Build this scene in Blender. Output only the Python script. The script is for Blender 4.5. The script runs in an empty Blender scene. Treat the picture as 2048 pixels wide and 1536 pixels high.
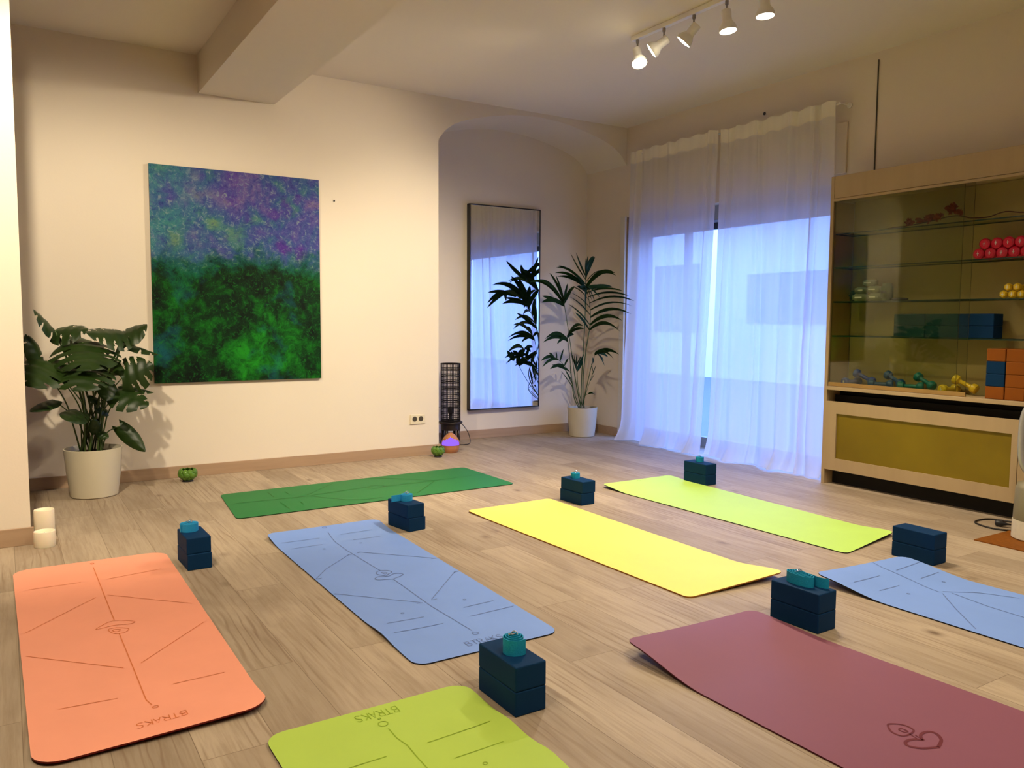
import bpy, bmesh, math, random
from mathutils import Vector, Matrix
PI = math.pi
S = bpy.context.scene
C = S.collection
V = Vector

# ------------------------------------------------------------------ helpers
def lerp(a, b, t): return a + (b - a) * t

def wloc(o):
    p = V((0, 0, 0))
    while o is not None:
        p = p + o.location; o = o.parent
    return p

def obj(name, bm, m, parent=None, org=None, smooth=False):
    """bm is in world coordinates; the object's origin goes to org (top level) or to its parent's origin"""
    me = bpy.data.meshes.new(name)
    base = wloc(parent) if parent is not None else V(org or (0, 0, 0))
    bmesh.ops.translate(bm, verts=bm.verts, vec=-base)
    bmesh.ops.recalc_face_normals(bm, faces=bm.faces)
    bm.to_mesh(me); bm.free()
    for mm in (m if isinstance(m, (list, tuple)) else [m]): me.materials.append(mm)
    if smooth:
        for p in me.polygons: p.use_smooth = True
    o = bpy.data.objects.new(name, me); C.objects.link(o)
    if parent is not None: o.parent = parent
    else: o.location = base
    return o

def autosmooth(o, ang=40):
    me = o.data
    bm = bmesh.new(); bm.from_mesh(me)
    for e in bm.edges:
        e.smooth = not (len(e.link_faces) == 2 and e.calc_face_angle(0) > math.radians(ang))
    for f in bm.faces: f.smooth = True
    bm.to_mesh(me); bm.free()
    return o

def tag(o, label=None, cat=None, group=None, kind=None):
    if label: o['label'] = label
    if cat: o['category'] = cat
    if group: o['group'] = group
    if kind: o['kind'] = kind
    return o

def thing(name, loc, label, cat, group=None):
    o = bpy.data.objects.new(name, None); C.objects.link(o)
    o.empty_display_size = 0.05
    o.location = loc
    return tag(o, label, cat, group)

def struct(name, bm, m, smooth=False, label=None, cat=None):
    o = obj(name, bm, m, smooth=smooth)
    o['kind'] = 'structure'
    tag(o, label, cat)
    return o

def copy_tree(o, parent=None):
    c = o.copy(); C.objects.link(c)
    if parent is not None: c.parent = parent
    for ch in list(o.children): copy_tree(ch, c)
    return c

def box(bm, x0, x1, y0, y1, z0, z1, bev=0, mi=0):
    r = bmesh.ops.create_cube(bm, size=1)
    vs = r['verts']
    for v in vs:
        v.co = V((lerp(x0, x1, v.co.x + .5), lerp(y0, y1, v.co.y + .5), lerp(z0, z1, v.co.z + .5)))
    fs = set(f for v in vs for f in v.link_faces)
    for f in fs: f.material_index = mi
    if bev:
        es = list(set(e for v in vs for e in v.link_edges))
        bmesh.ops.bevel(bm, geom=es, offset=bev, segments=2, affect='EDGES', profile=.5)
    return bm

def B(*a, **k): return box(bmesh.new(), *a, **k)

def ring_tube(bm, pts, rad, n=8, cap=True, mi=0):
    """tube along pts, rad a number or list"""
    pts = [V(p) for p in pts]
    N = len(pts)
    rads = rad if isinstance(rad, (list, tuple)) else [rad] * N
    rings = []
    up = None
    for i, p in enumerate(pts):
        t = (pts[min(i + 1, N - 1)] - pts[max(i - 1, 0)])
        if t.length < 1e-9: t = V((0, 0, 1))
        t.normalize()
        if up is None:
            up = V((0, 0, 1)) if abs(t.z) < .9 else V((1, 0, 0))
        a = (up - t * up.dot(t)).normalized(); b = t.cross(a); up = a
        rings.append([bm.verts.new(p + (a * math.cos(2 * PI * k / n) + b * math.sin(2 * PI * k / n)) * rads[i]) for k in range(n)])
    for i in range(N - 1):
        for k in range(n):
            f = bm.faces.new((rings[i][k], rings[i][(k + 1) % n], rings[i + 1][(k + 1) % n], rings[i + 1][k])); f.material_index = mi
    if cap:
        bm.faces.new(rings[0][::-1]).material_index = mi; bm.faces.new(rings[-1]).material_index = mi
    return bm

def smooth_path(pts, n=6, closed=False):
    P = [V(p) for p in pts]; out = []
    m = len(P)
    rng = range(m if closed else m - 1)
    for i in rng:
        if closed: a, b, c, d = P[(i - 1) % m], P[i], P[(i + 1) % m], P[(i + 2) % m]
        else: a, b, c, d = P[max(i - 1, 0)], P[i], P[i + 1], P[min(i + 2, m - 1)]
        for k in range(n):
            t = k / n
            out.append(.5 * ((2 * b) + (c - a) * t + (2 * a - 5 * b + 4 * c - d) * t * t + (3 * b - a - 3 * c + d) * t ** 3))
    if closed: out.append(out[0].copy())
    else: out.append(P[-1])
    return out

def lathe(bm, prof, cx, cy, cz, n=48, axis=None, mi=0, closed=False):
    """prof: list of (r, z). axis: optional matrix to orient (maps local to world)"""
    rings = []
    M = axis or Matrix.Identity(3)
    o = V((cx, cy, cz))
    for r, z in prof:
        if r < 1e-6: rings.append([bm.verts.new(o + M @ V((0, 0, z)))])
        else: rings.append([bm.verts.new(o + M @ V((r * math.cos(2 * PI * k / n), r * math.sin(2 * PI * k / n), z))) for k in range(n)])
    for i in range(len(rings) - 1):
        A, Bq = rings[i], rings[i + 1]
        for k in range(n):
            k2 = (k + 1) % n
            if len(A) == 1 and len(Bq) == 1: continue
            if len(A) == 1: f = bm.faces.new((A[0], Bq[k2], Bq[k]))
            elif len(Bq) == 1: f = bm.faces.new((A[k], A[k2], Bq[0]))
            else: f = bm.faces.new((A[k], A[k2], Bq[k2], Bq[k]))
            f.material_index = mi
    return bm

def orient(d):
    """rotation taking +Z to d"""
    return V((0, 0, 1)).rotation_difference(V(d).normalized()).to_matrix()

# ------------------------------------------------------------------ materials
def srgb(r, g, b):
    f = lambda c: (c / 255 / 12.92) if c / 255 <= .04045 else ((c / 255 + .055) / 1.055) ** 2.4
    return (f(r), f(g), f(b), 1)

class MT:
    def __init__(s, name):
        s.m = bpy.data.materials.new(name); s.m.use_nodes = True
        s.t = s.m.node_tree; s.t.nodes.clear()
        s.out = s.t.nodes.new('ShaderNodeOutputMaterial')
    def n(s, typ, **kw):
        nd = s.t.nodes.new(typ)
        for k, v in kw.items():
            if k in nd.inputs.keys() if isinstance(k, str) else False: nd.inputs[k].default_value = v
            else: setattr(nd, k, v)
        return nd
    def l(s, a, b): s.t.links.new(a, b)
    def val(s, sock, v):
        if isinstance(v, bpy.types.NodeSocket): s.l(v, sock)
        else: sock.default_value = v
    def math(s, op, a, b=0.0, clamp=False):
        nd = s.t.nodes.new('ShaderNodeMath'); nd.operation = op; nd.use_clamp = clamp
        s.val(nd.inputs[0], a); s.val(nd.inputs[1], b); return nd.outputs[0]
    def mix(s, fac, a, b, mode='MIX'):
        nd = s.t.nodes.new('ShaderNodeMix'); nd.data_type = 'RGBA'; nd.blend_type = mode
        s.val(nd.inputs[0], fac); s.val(nd.inputs[6], a); s.val(nd.inputs[7], b); return nd.outputs[2]
    def coord(s, kind='Object', scale=None, loc=(0, 0, 0), rot=(0, 0, 0)):
        tc = s.t.nodes.new('ShaderNodeTexCoord')
        if scale is None and rot == (0, 0, 0) and loc == (0, 0, 0): return tc.outputs[kind]
        mp = s.t.nodes.new('ShaderNodeMapping')
        mp.inputs['Location'].default_value = loc; mp.inputs['Rotation'].default_value = rot
        mp.inputs['Scale'].default_value = scale or (1, 1, 1)
        s.l(tc.outputs[kind], mp.inputs[0]); return mp.outputs[0]
    def noise(s, vec, scale, detail=4, rough=.5, dist=0):
        nd = s.t.nodes.new('ShaderNodeTexNoise')
        nd.inputs['Scale'].default_value = scale; nd.inputs['Detail'].default_value = detail
        nd.inputs['Roughness'].default_value = rough; nd.inputs['Distortion'].default_value = dist
        if vec is not None: s.l(vec, nd.inputs['Vector'])
        return nd
    def ramp(s, fac, stops, interp='LINEAR'):
        nd = s.t.nodes.new('ShaderNodeValToRGB'); cr = nd.color_ramp; cr.interpolation = interp
        while len(cr.elements) > 1: cr.elements.remove(cr.elements[-1])
        cr.elements[0].position = stops[0][0]; cr.elements[0].color = stops[0][1]
        for p, c in stops[1:]:
            e = cr.elements.new(p); e.color = c
        s.l(fac, nd.inputs[0]); return nd.outputs[0]
    def bump(s, h, strength=.2, dist=.01):
        nd = s.t.nodes.new('ShaderNodeBump'); nd.inputs['Strength'].default_value = strength
        nd.inputs['Distance'].default_value = dist; s.l(h, nd.inputs['Height']); return nd.outputs[0]
    def pbr(s, color, rough=.5, metal=0, spec=.5, normal=None, **kw):
        p = s.t.nodes.new('ShaderNodeBsdfPrincipled')
        s.val(p.inputs['Base Color'], color); s.val(p.inputs['Roughness'], rough)
        p.inputs['Metallic'].default_value = metal; p.inputs['Specular IOR Level'].default_value = spec
        if normal: s.l(normal, p.inputs['Normal'])
        for k, v in kw.items(): s.val(p.inputs[k.replace('_', ' ')], v)
        s.l(p.outputs[0], s.out.inputs[0]); return p

def simple(name, col, rough=.5, metal=0, spec=.5, nscale=60, namp=.06, bump=0, **kw):
    m = MT(name)
    n = m.noise(m.coord('Object'), nscale, 3)
    dark = tuple(c * (1 - namp * 2) for c in col[:3]) + (1,)
    c = m.mix(n.outputs[0], dark, tuple(min(1, x * (1 + namp)) for x in col[:3]) + (1,))
    nr = m.bump(n.outputs[0], bump, .004) if bump else None
    m.pbr(c, rough, metal, spec, nr, **kw)
    return m.m

def mat_wall():
    m = MT('wall_plaster')
    co = m.coord('Object')
    a = m.noise(co, 1.3, 3); b = m.noise(co, 90, 4)
    c = m.mix(a.outputs[0], (.74, .65, .53, 1), (.79, .705, .585, 1))
    m.pbr(c, .85, 0, .2, m.bump(b.outputs[0], .10, .003))
    return m.m
def mat_floor():
    m = MT('oak_laminate')
    co = m.coord('Object')
    sep = m.n('ShaderNodeSeparateXYZ'); m.l(co, sep.inputs[0])
    com = m.n('ShaderNodeCombineXYZ'); m.l(sep.outputs[1], com.inputs[0]); m.l(sep.outputs[0], com.inputs[1])
    br = m.n('ShaderNodeTexBrick'); m.l(com.outputs[0], br.inputs['Vector'])
    br.offset = .37; br.offset_frequency = 2
    for k, v in {'Scale': 1, 'Mortar Size': .0011, 'Mortar Smooth': .1, 'Bias': 0, 'Brick Width': 1.28, 'Row Height': .192}.items(): br.inputs[k].default_value = v
    br.inputs['Color1'].default_value = (0, 0, 0, 1); br.inputs['Color2'].default_value = (1, 1, 1, 1)
    rnd = m.n('ShaderNodeSeparateColor'); m.l(br.outputs['Color'], rnd.inputs[0])
    r = rnd.outputs[0]
    off = m.n('ShaderNodeCombineXYZ'); m.l(m.math('MULTIPLY', r, 7.3), off.inputs[0]); m.l(m.math('MULTIPLY', r, 13.1), off.inputs[1]); m.l(m.math('MULTIPLY', r, 31.0), off.inputs[2])
    add = m.n('ShaderNodeVectorMath', operation='ADD'); m.l(co, add.inputs[0]); m.l(off.outputs[0], add.inputs[1])
    def st(sx, sy):
        mp = m.n('ShaderNodeMapping'); mp.inputs['Scale'].default_value = (sx, sy, 1); m.l(add.outputs[0], mp.inputs[0]); return mp.outputs[0]
    base = m.mix(r, srgb(160, 143, 122), srgb(184, 166, 143))
    blot = m.noise(st(3.2, .8), 1.6, 4, .6, .6)
    c = m.mix(m.ramp(blot.outputs[0], [(.44, (0, 0, 0, 1)), (.74, (.8, .8, .8, 1))]), base, srgb(140, 122, 102))
    # long fine grain
    g = m.noise(st(70, 3.2), 1.0, 6, .7, .35)
    c = m.mix(m.math('MULTIPLY', m.ramp(g.outputs[0], [(.45, (0, 0, 0, 1)), (.72, (1, 1, 1, 1))]), .42), c, srgb(122, 98, 72))
    # cathedral figure
    w = m.n('ShaderNodeTexWave', wave_type='BANDS', bands_direction='X'); m.l(st(5, .55), w.inputs['Vector'])
    for k, v in {'Scale': 2.0, 'Distortion': 9, 'Detail': 2.5, 'Detail Scale': 1.3, 'Detail Roughness': .55}.items(): w.inputs[k].default_value = v
    msk = m.noise(st(2.6, 1.0), 1.3, 2)
    wf = m.math('MULTIPLY', m.ramp(w.outputs['Fac'], [(.0, (1, 1, 1, 1)), (.22, (0, 0, 0, 1))]), m.ramp(msk.outputs[0], [(.5, (0, 0, 0, 1)), (.62, (1, 1, 1, 1))]))
    c = m.mix(m.math('MULTIPLY', wf, .5), c, srgb(116, 90, 66))
    # knots
    vo = m.n('ShaderNodeTexVoronoi'); vo.inputs['Scale'].default_value = 1.0; m.l(st(3.1, 2.0), vo.inputs['Vector'])
    kn = m.ramp(vo.outputs['Distance'], [(.02, (1, 1, 1, 1)), (.06, (.35, .35, .35, 1)), (.11, (0, 0, 0, 1))])
    c = m.mix(m.math('MULTIPLY', kn, .8), c, srgb(84, 60, 42))
    # seams
    c = m.mix(m.math('MULTIPLY', br.outputs['Fac'], .62), c, srgb(96, 76, 55))
    nr = m.bump(m.math('SUBTRACT', g.outputs[0], br.outputs['Fac']), .12, .002)
    m.pbr(c, m.math('ADD', .46, m.math('MULTIPLY', g.outputs[0], .14)), 0, .28, nr)
    return m.m
def mat_wood(name, c1, c2, axis='Y', rough=.45, sc=1.0):
    m = MT(name)
    s3 = {'X': (1.2, 22, 22), 'Y': (22, 1.2, 22), 'Z': (22, 22, 1.2)}[axis]
    g = m.noise(m.coord('Object', tuple(v * sc for v in s3)), 1, 5, .6, .3)
    m.pbr(m.mix(g.outputs[0], c1, c2), rough, 0, .35, m.bump(g.outputs[0], .08, .002))
    return m.m
def mat_painting():
    m = MT('painted_canvas')
    co = m.coord('Object')
    sep = m.n('ShaderNodeSeparateXYZ'); m.l(co, sep.inputs[0])
    z = m.math('DIVIDE', sep.outputs[2], 1.496)      # 0..1 up the canvas
    x = m.math('DIVIDE', sep.outputs[0], 1.183)
    big = m.noise(co, 2.4, 3, .55, .3); med = m.noise(m.coord('Object', (1, 1, 1), (3, 1, 5)), 6.5, 6, .68, .5)
    fine = m.noise(m.coord('Object', (1, 1, 1), (8, 2, 1)), 30, 8, .8, .8)
    sm = m.noise(m.coord('Object', (1, 1, 1.0), (5, 9, 2)), 4.0, 4, .6, .4)
    # top: blues, teals, mauve, sage
    top = m.ramp(m.math('ADD', m.math('MULTIPLY', sm.outputs[0], .8), m.math('MULTIPLY', med.outputs[0], .2)), [(.30, srgb(98, 132, 96)), (.39, srgb(62, 108, 112)), (.46, srgb(48, 78, 128)), (.54, srgb(66, 68, 136)), (.62, srgb(98, 84, 140)), (.70, srgb(110, 100, 120))])
    pv = m.noise(m.coord('Object', (1, 1, 1), (1.7, 0, 7.7)), 3.4, 3, .6, .3)
    pm = m.math('MULTIPLY', m.ramp(pv.outputs[0], [(.52, (0, 0, 0, 1)), (.62, (1, 1, 1, 1))]), m.math('MULTIPLY', m.math('MULTIPLY', x, 1.3, True), .8, True))
    top = m.mix(pm, top, srgb(78, 26, 132))
    left = m.math('MULTIPLY', m.math('SUBTRACT', 1.0, m.math('MULTIPLY', x, 2.2), True), m.ramp(med.outputs[0], [(.4, (0, 0, 0, 1)), (.6, (1, 1, 1, 1))]))
    top = m.mix(m.math('MULTIPLY', left, .7), top, srgb(52, 128, 118))
    # bottom: deep greens with teal patches and black hollows
    bot = m.ramp(m.math('ADD', m.math('MULTIPLY', big.outputs[0], .45), m.math('MULTIPLY', med.outputs[0], .55)), [(.40, srgb(1, 12, 5)), (.48, srgb(3, 40, 10)), (.55, srgb(6, 84, 14)), (.63, srgb(24, 132, 24))])
    tl = m.noise(m.coord('Object', (1, 1, 1), (12, 3, 4)), 2.6, 3, .6, .3)
    bot = m.mix(m.ramp(tl.outputs[0], [(.53, (0, 0, 0, 1)), (.66, (.85, .85, .85, 1))]), bot, srgb(14, 80, 92))
    edge = m.math('ADD', m.math('MULTIPLY', m.math('SUBTRACT', big.outputs[0], .5), .35), m.math('MULTIPLY', m.math('SUBTRACT', med.outputs[0], .5), .25))
    zz = m.math('ADD', z, edge)
    f = m.ramp(zz, [(.55, (0, 0, 0, 1)), (.61, (1, 1, 1, 1))])
    mid = m.ramp(zz, [(.50, (0, 0, 0, 1)), (.56, (1, 1, 1, 1)), (.64, (0, 0, 0, 1))])
    c = m.mix(f, bot, top)
    c = m.mix(m.math('MULTIPLY', mid, .6), c, srgb(14, 84, 76))
    c = m.mix(m.ramp(fine.outputs[0], [(.53, (0, 0, 0, 1)), (.64, (.75, .75, .75, 1))]), c, m.mix(f, srgb(24, 110, 34), srgb(130, 148, 150)))
    c = m.mix(m.ramp(fine.outputs[0], [(.34, (.8, .8, .8, 1)), (.48, (0, 0, 0, 1))]), c, m.mix(f, srgb(0, 16, 6), srgb(30, 34, 110)))
    m.pbr(c, .6, 0, .15, m.bump(fine.outputs[0], .5, .004))
    return m.m
def mat_curtain(name, transp, transl):
    m = MT(name)
    co = m.coord('Object', (1, 1, 1))
    nz = m.noise(co, 320, 2); st = m.noise(m.coord('Object', (1, 9, .5)), 1.6, 3)
    df = m.n('ShaderNodeBsdfDiffuse'); df.inputs[0].default_value = (.88, .82, .68, 1)
    tl = m.n('ShaderNodeBsdfTranslucent'); tl.inputs[0].default_value = (.84, .84, .90, 1)
    tp = m.n('ShaderNodeBsdfTransparent'); tp.inputs[0].default_value = (.95, .95, 1, 1)
    b = m.bump(nz.outputs[0], .12, .001); m.l(b, df.inputs['Normal'])
    m1 = m.n('ShaderNodeMixShader'); m1.inputs[0].default_value = transl
    m.l(df.outputs[0], m1.inputs[1]); m.l(tl.outputs[0], m1.inputs[2])
    m2 = m.n('ShaderNodeMixShader')
    m.l(m.math('ADD', transp - .08, m.math('MULTIPLY', st.outputs[0], .16)), m2.inputs[0])
    m.l(m1.outputs[0], m2.inputs[1]); m.l(tp.outputs[0], m2.inputs[2])
    m.l(m2.outputs[0], m.out.inputs[0])
    return m.m
def mat_pane(name, tint, refl=.06):
    m = MT(name)
    tp = m.n('ShaderNodeBsdfTransparent'); tp.inputs[0].default_value = tint
    gl = m.n('ShaderNodeBsdfGlossy'); gl.inputs['Roughness'].default_value = .02
    lw = m.n('ShaderNodeLayerWeight'); lw.inputs[0].default_value = .25
    nz = m.noise(m.coord('Object'), 2, 2)
    f = m.math('ADD', m.math('MULTIPLY', lw.outputs['Fresnel'], .14), m.math('MULTIPLY', nz.outputs[0], refl), True)
    mx = m.n('ShaderNodeMixShader'); m.l(f, mx.inputs[0]); m.l(tp.outputs[0], mx.inputs[1]); m.l(gl.outputs[0], mx.inputs[2])
    m.l(mx.outputs[0], m.out.inputs[0]); return m.m
def mat_emit(name, col, strength):
    m = MT(name)
    e = m.n('ShaderNodeEmission'); e.inputs[1].default_value = strength
    n = m.noise(m.coord('Object'), 30, 2)
    m.l(m.mix(n.outputs[0], col, tuple(min(1, c * 1.05) for c in col[:3]) + (1,)), e.inputs[0])
    m.l(e.outputs[0], m.out.inputs[0]); return m.m
def mat_foam(name, col):
    m = MT(name)
    co = m.coord('Object')
    n = m.noise(co, 260, 3); n2 = m.noise(co, 7, 3)
    c = m.mix(n2.outputs[0], tuple(x * .8 for x in col[:3]) + (1,), col)
    m.pbr(c, .7, 0, .15, m.bump(n.outputs[0], .12, .001)); return m.m
def mat_rubber(name, col, var=.10):
    m = MT(name)
    co = m.coord('Object')
    n = m.noise(co, 3.0, 4, .6); f = m.noise(co, 500, 2); w = m.noise(m.coord('Object', (9, 1.6, 1)), 1.6, 3)
    c = m.mix(n.outputs[0], tuple(x * (1 - var) for x in col[:3]) + (1,), tuple(min(1, x * (1 + var * .6)) for x in col[:3]) + (1,))
    c = m.mix(m.math('MULTIPLY', w.outputs[0], .18), c, tuple(x * .82 for x in col[:3]) + (1,))
    m.pbr(c, .58, 0, .3, m.bump(f.outputs[0], .10, .0008)); return m.m
def mat_leaf(name, c1, c2, rough=.32, scale=14, spec=.35):
    m = MT(name)
    n = m.noise(m.coord('Object'), scale, 3)
    c = m.mix(n.outputs[0], c1, c2)
    m.pbr(c, rough, 0, spec, m.bump(n.outputs[0], .15, .004)); return m.m
def mat_mesh():
    m = MT('perforated_brass_sheet')
    co = m.coord('Object', (1, 1, 1))
    vo = m.n('ShaderNodeTexVoronoi'); vo.inputs['Scale'].default_value = 150; vo.inputs['Randomness'].default_value = 0
    m.l(co, vo.inputs['Vector'])
    f = m.ramp(vo.outputs['Distance'], [(.28, (0, 0, 0, 1)), (.36, (1, 1, 1, 1))])
    n = m.noise(co, 3, 3)
    c = m.mix(f, srgb(60, 44, 4), m.mix(n.outputs[0], srgb(116, 94, 14), srgb(146, 124, 24)))
    m.pbr(c, .42, .25, .5, m.bump(f, .3, .002)); return m.m

M = dict(
    wall=mat_wall(), floor=mat_floor(),
    ceil=simple('ceiling_paint', (.80, .72, .60), .9, 0, .15, 40, .01),
    base=mat_wood('baseboard_oak', srgb(150, 122, 96), srgb(186, 158, 130), 'X'),
    trim=simple('white_trim_paint', (.70, .66, .58), .5, 0, .4, 30, .02),
    canvas=mat_painting(), canvas_edge=simple('raw_canvas_edge', srgb(150, 140, 110), .8),
    black=simple('black_powder_coat', (.006, .006, .006), .35, 0, .5),
    mirror=simple('silver_mirror', (.90, .92, .94), .0, 1, .5, 2, .0),
    curtain=mat_curtain('sheer_voile', .17, .50), header=mat_curtain('doubled_voile_hem', .08, .10),
    glass=mat_pane('window_glass', (.92, .97, 1, 1), .03),
    frame=simple('grey_window_frame', srgb(150, 150, 150), .5),
    framed=simple('dark_window_rail', srgb(40, 44, 50), .5),
    jamb=simple('tan_jamb_panel', srgb(150, 120, 80), .6),
    potg=simple('cream_plastic_pot', srgb(205, 196, 172), .38, 0, .4, 8, .03),
    soil=simple('potting_soil', srgb(50, 30, 20), .95, 0, .1, 90, .35, .6),
    mleaf=mat_leaf('monstera_leaf', (.004, .014, .002, 1), (.024, .054, .006, 1), .42, 7),
    mstem=mat_leaf('monstera_stem', (.03, .055, .012, 1), (.08, .13, .03, 1), .5),
    pleaf=mat_leaf('palm_leaflet', (.004, .016, .005, 1), (.016, .050, .010, 1), .65, 14, .1),
    pstem=mat_leaf('palm_stalk', (.03, .065, .015, 1), (.075, .13, .035, 1), .5),
    maple=mat_wood('maple_laminate', srgb(170, 146, 112), srgb(186, 162, 126), 'Z', .5, .5),
    mapled=mat_wood('maple_side', srgb(150, 118, 66), srgb(170, 136, 82), 'Z', .5, .5),
    cabback=simple('cabinet_back_board', srgb(160, 142, 92), .55, 0, .3, 2, .06),
    dark=simple('recess_shade_black', (.006, .004, .003), .8),  # near-black stands in for the shade inside the cabinet base
    mesh=mat_mesh(),
    shelf=mat_pane('shelf_glass', (.92, .95, .88, 1), .04), shelfedge=simple('shelf_glass_edge', (.008, .028, .016), .2),
    door=mat_pane('sliding_door_glass', (.95, .965, .90, 1), .05), dooredge=simple('door_glass_edge', (.10, .08, .02), .3),
    white=simple('white_enamel', (.90, .87, .80), .35, 0, .5, 20, .02),
    steel=simple('brushed_steel', (.35, .32, .28), .35, 1),
    chrome=simple('polished_ring_steel', (.85, .85, .82), .12, 1),
    bulb=mat_emit('lit_lamp_face', (1, .86, .62, 1), 26),
    wax=simple('cream_wax', (.86, .76, .58), .55, 0, .3, 12, .03, Subsurface_Weight=.2),
    greenglass=mat_leaf('green_glazed_petals', (.03, .10, .012, 1), (.16, .32, .04, 1), .2, 22),
    rattan=simple('black_woven_rattan', (.010, .006, .005), .6, 0, .3, 80, .3),
    ebony=simple('dark_carved_wood', (.020, .010, .006), .4, 0, .5, 30, .3),
    dwood=mat_wood('diffuser_wood', srgb(156, 98, 62), srgb(206, 146, 100), 'Z', .4),
    purple=mat_emit('purple_night_light', (.30, .13, .95, 1), 1.25),
    socket=simple('ivory_socket_plate', srgb(226, 214, 184), .4), sockd=simple('socket_recess', srgb(70, 62, 48), .6),
    cable=simple('black_cable_rubber', (.012, .007, .005), .5),
    foam=mat_foam('navy_foam', (.0006, .030, .098, 1)), foamt=mat_foam('teal_foam', (.003, .045, .055, 1)),
    orange=mat_foam('orange_foam', srgb(142, 78, 20)),
    strapb=simple('lit_blue_webbing', srgb(40, 150, 205), .75, 0, .2, 200, .12, .3),  # brighter blue stands in for the stronger light on the left straps
    strapt=simple('teal_cotton_webbing', srgb(24, 144, 184), .75, 0, .2, 200, .12, .3),
    dbb=simple('blue_vinyl', srgb(10, 60, 170), .5, 0, .5), dbt=simple('teal_vinyl', srgb(0, 74, 134), .5),
    dbg=simple('green_vinyl', srgb(0, 112, 112), .5), dby=simple('yellow_vinyl', srgb(226, 190, 40), .3), dbp=simple('pink_vinyl', srgb(214, 14, 60), .3),
    mark=simple('white_print', (.8, .8, .8), .5),
    flower=simple('dried_rust_petals', srgb(140, 46, 24), .8, 0, .2, 40, .25), twig=simple('dried_twig', srgb(70, 34, 20), .8),
    grey=simple('grey_pouch_fabric', srgb(140, 146, 130), .7), grn=simple('olive_strap', srgb(84, 96, 44), .7), gdark=simple('charcoal_rubber', (.012, .012, .015), .5),
    cork=simple('rust_mat', srgb(130, 74, 14), .7, 0, .2, 60, .2), stain=simple('dark_foot_pad', (.05, .012, .004), .6),
    pgrey=simple('warm_grey_mesh', srgb(140, 132, 108), .5, .3, .5, 300, .1), pwhite=simple('ivory_plastic', srgb(214, 206, 188), .35), psilver=simple('silver_plastic', srgb(176, 174, 170), .3, .4),
    facade=simple('street_render', (.62, .66, .74), .9, 0, .1, 2, .06), facw=simple('street_window_dark', (.10, .13, .2), .3), pave=simple('dark_pavement', (.12, .13, .17), .5, 0, .3, 4, .1),  # pavement kept dark so less light bounces up to the curtains
)

# ------------------------------------------------------------------ room constants (metres, z up)
YW, YN, XR, ZC = 6.05, 6.66, 5.06, 2.945
XJ = 3.065          # left jamb of the arched niche
XL, YF = -2.3, -1.7
ARC = [(1, 0), (.98, .026), (.945, .07), (.90, .108), (.83, .152), (.72, .195), (.6, .228), (.48, .256), (.33, .283), (.18, .301), (0, .31)]
def arch_pts():
    cx, hw = (XJ + XR) / 2, (XR - XJ) / 2
    L = [(cx - hw * u, 2.60 + h) for u, h in ARC]
    R = [(cx + hw * u, 2.60 + h) for u, h in ARC[::-1]]
    P = smooth_path([(x, 0, z) for x, z in L + R[1:]], 4)
    return [(min(max(p.x, XJ), XR), p.z) for p in P]
AP = arch_pts()

# ------------------------------------------------------------------ setting
struct('floor', B(XL - .2, XR + .34, YF - .2, YN + .2, -.10, 0), M['floor'])
struct('ceiling', B(XL - .2, XR + .3, YF - .2, YN + .2, ZC, ZC + .12), M['ceil'])
bm = box(bmesh.new(), 1.197, 1.727, YF, YW, 2.687, ZC - .0005)
struct('trim_beam', bm, M['ceil'], label='white downstand ceiling beam running to the painting wall', cat='beam')

# painting wall with the arched niche cut into its right end
bm = bmesh.new()
def quadp(bm, a, b, c, d): return bm.faces.new([bm.verts.new(V(p)) for p in (a, b, c, d)])
quadp(bm, (XL, YW, 0), (XJ, YW, 0), (XJ, YW, ZC), (XL, YW, ZC))
for (x0, z0), (x1, z1) in zip(AP[:-1], AP[1:]):
    quadp(bm, (x0, YW, z0), (x1, YW, z1), (x1, YW, ZC), (x0, YW, ZC))
    quadp(bm, (x0, YW, z0), (x0, YN, z0), (x1, YN, z1), (x1, YW, z1))      # vault
    quadp(bm, (x0, YN, 0), (x1, YN, 0), (x1, YN, z1), (x0, YN, z0))        # niche back
quadp(bm, (XJ, YW, 0), (XJ, YN, 0), (XJ, YN, 2.6), (XJ, YW, 2.6))
bmesh.ops.remove_doubles(bm, verts=bm.verts, dist=.0005)
for f in bm.faces:
    f.normal_update(); f.smooth = abs(f.normal.y) < .1 and f.calc_center_median().z > 2.6
struct('wall_back', bm, M['wall'])
# window wall, opening for the shop window
WY0, WY1, WZ = 3.62, 6.03, 2.11
bm = bmesh.new()
box(bm, XR, XR + .30, YF, WY0, 0, ZC); box(bm, XR, XR + .30, WY1, YN, 0, ZC); box(bm, XR, XR + .30, WY0, WY1, WZ, ZC)
struct('wall_right', bm, M['wall'])
struct('wall_left', B(XL - .1, XL, YF, YW, 0, ZC), M['wall'])
struct('wall_front', B(XL, XR, YF - .1, YF, 0, ZC), M['wall'])
struct('wall_partition', B(XL, .073, 4.607, 4.80, 0, ZC), M['wall'])
# baseboards
struct('baseboard_back', B(.074, XJ + .012, YW - .014, YW - .001, 0, .082, .002), M['base'])
bm = B(XJ + .001, XJ + .012, YW, YN - .014, 0, .082); box(bm, XJ + .012, XR - .012, YN - .014, YN - .001, 0, .082, .002)
struct('baseboard_niche', bm, M['base'])
struct('baseboard_right', B(XR - .014, XR - .001, 6.105, YN - .014, 0, .082, .002), M['base'])
struct('baseboard_partition', B(XL, .085, 4.593, 4.606, 0, .088, .002), M['base'])
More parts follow.
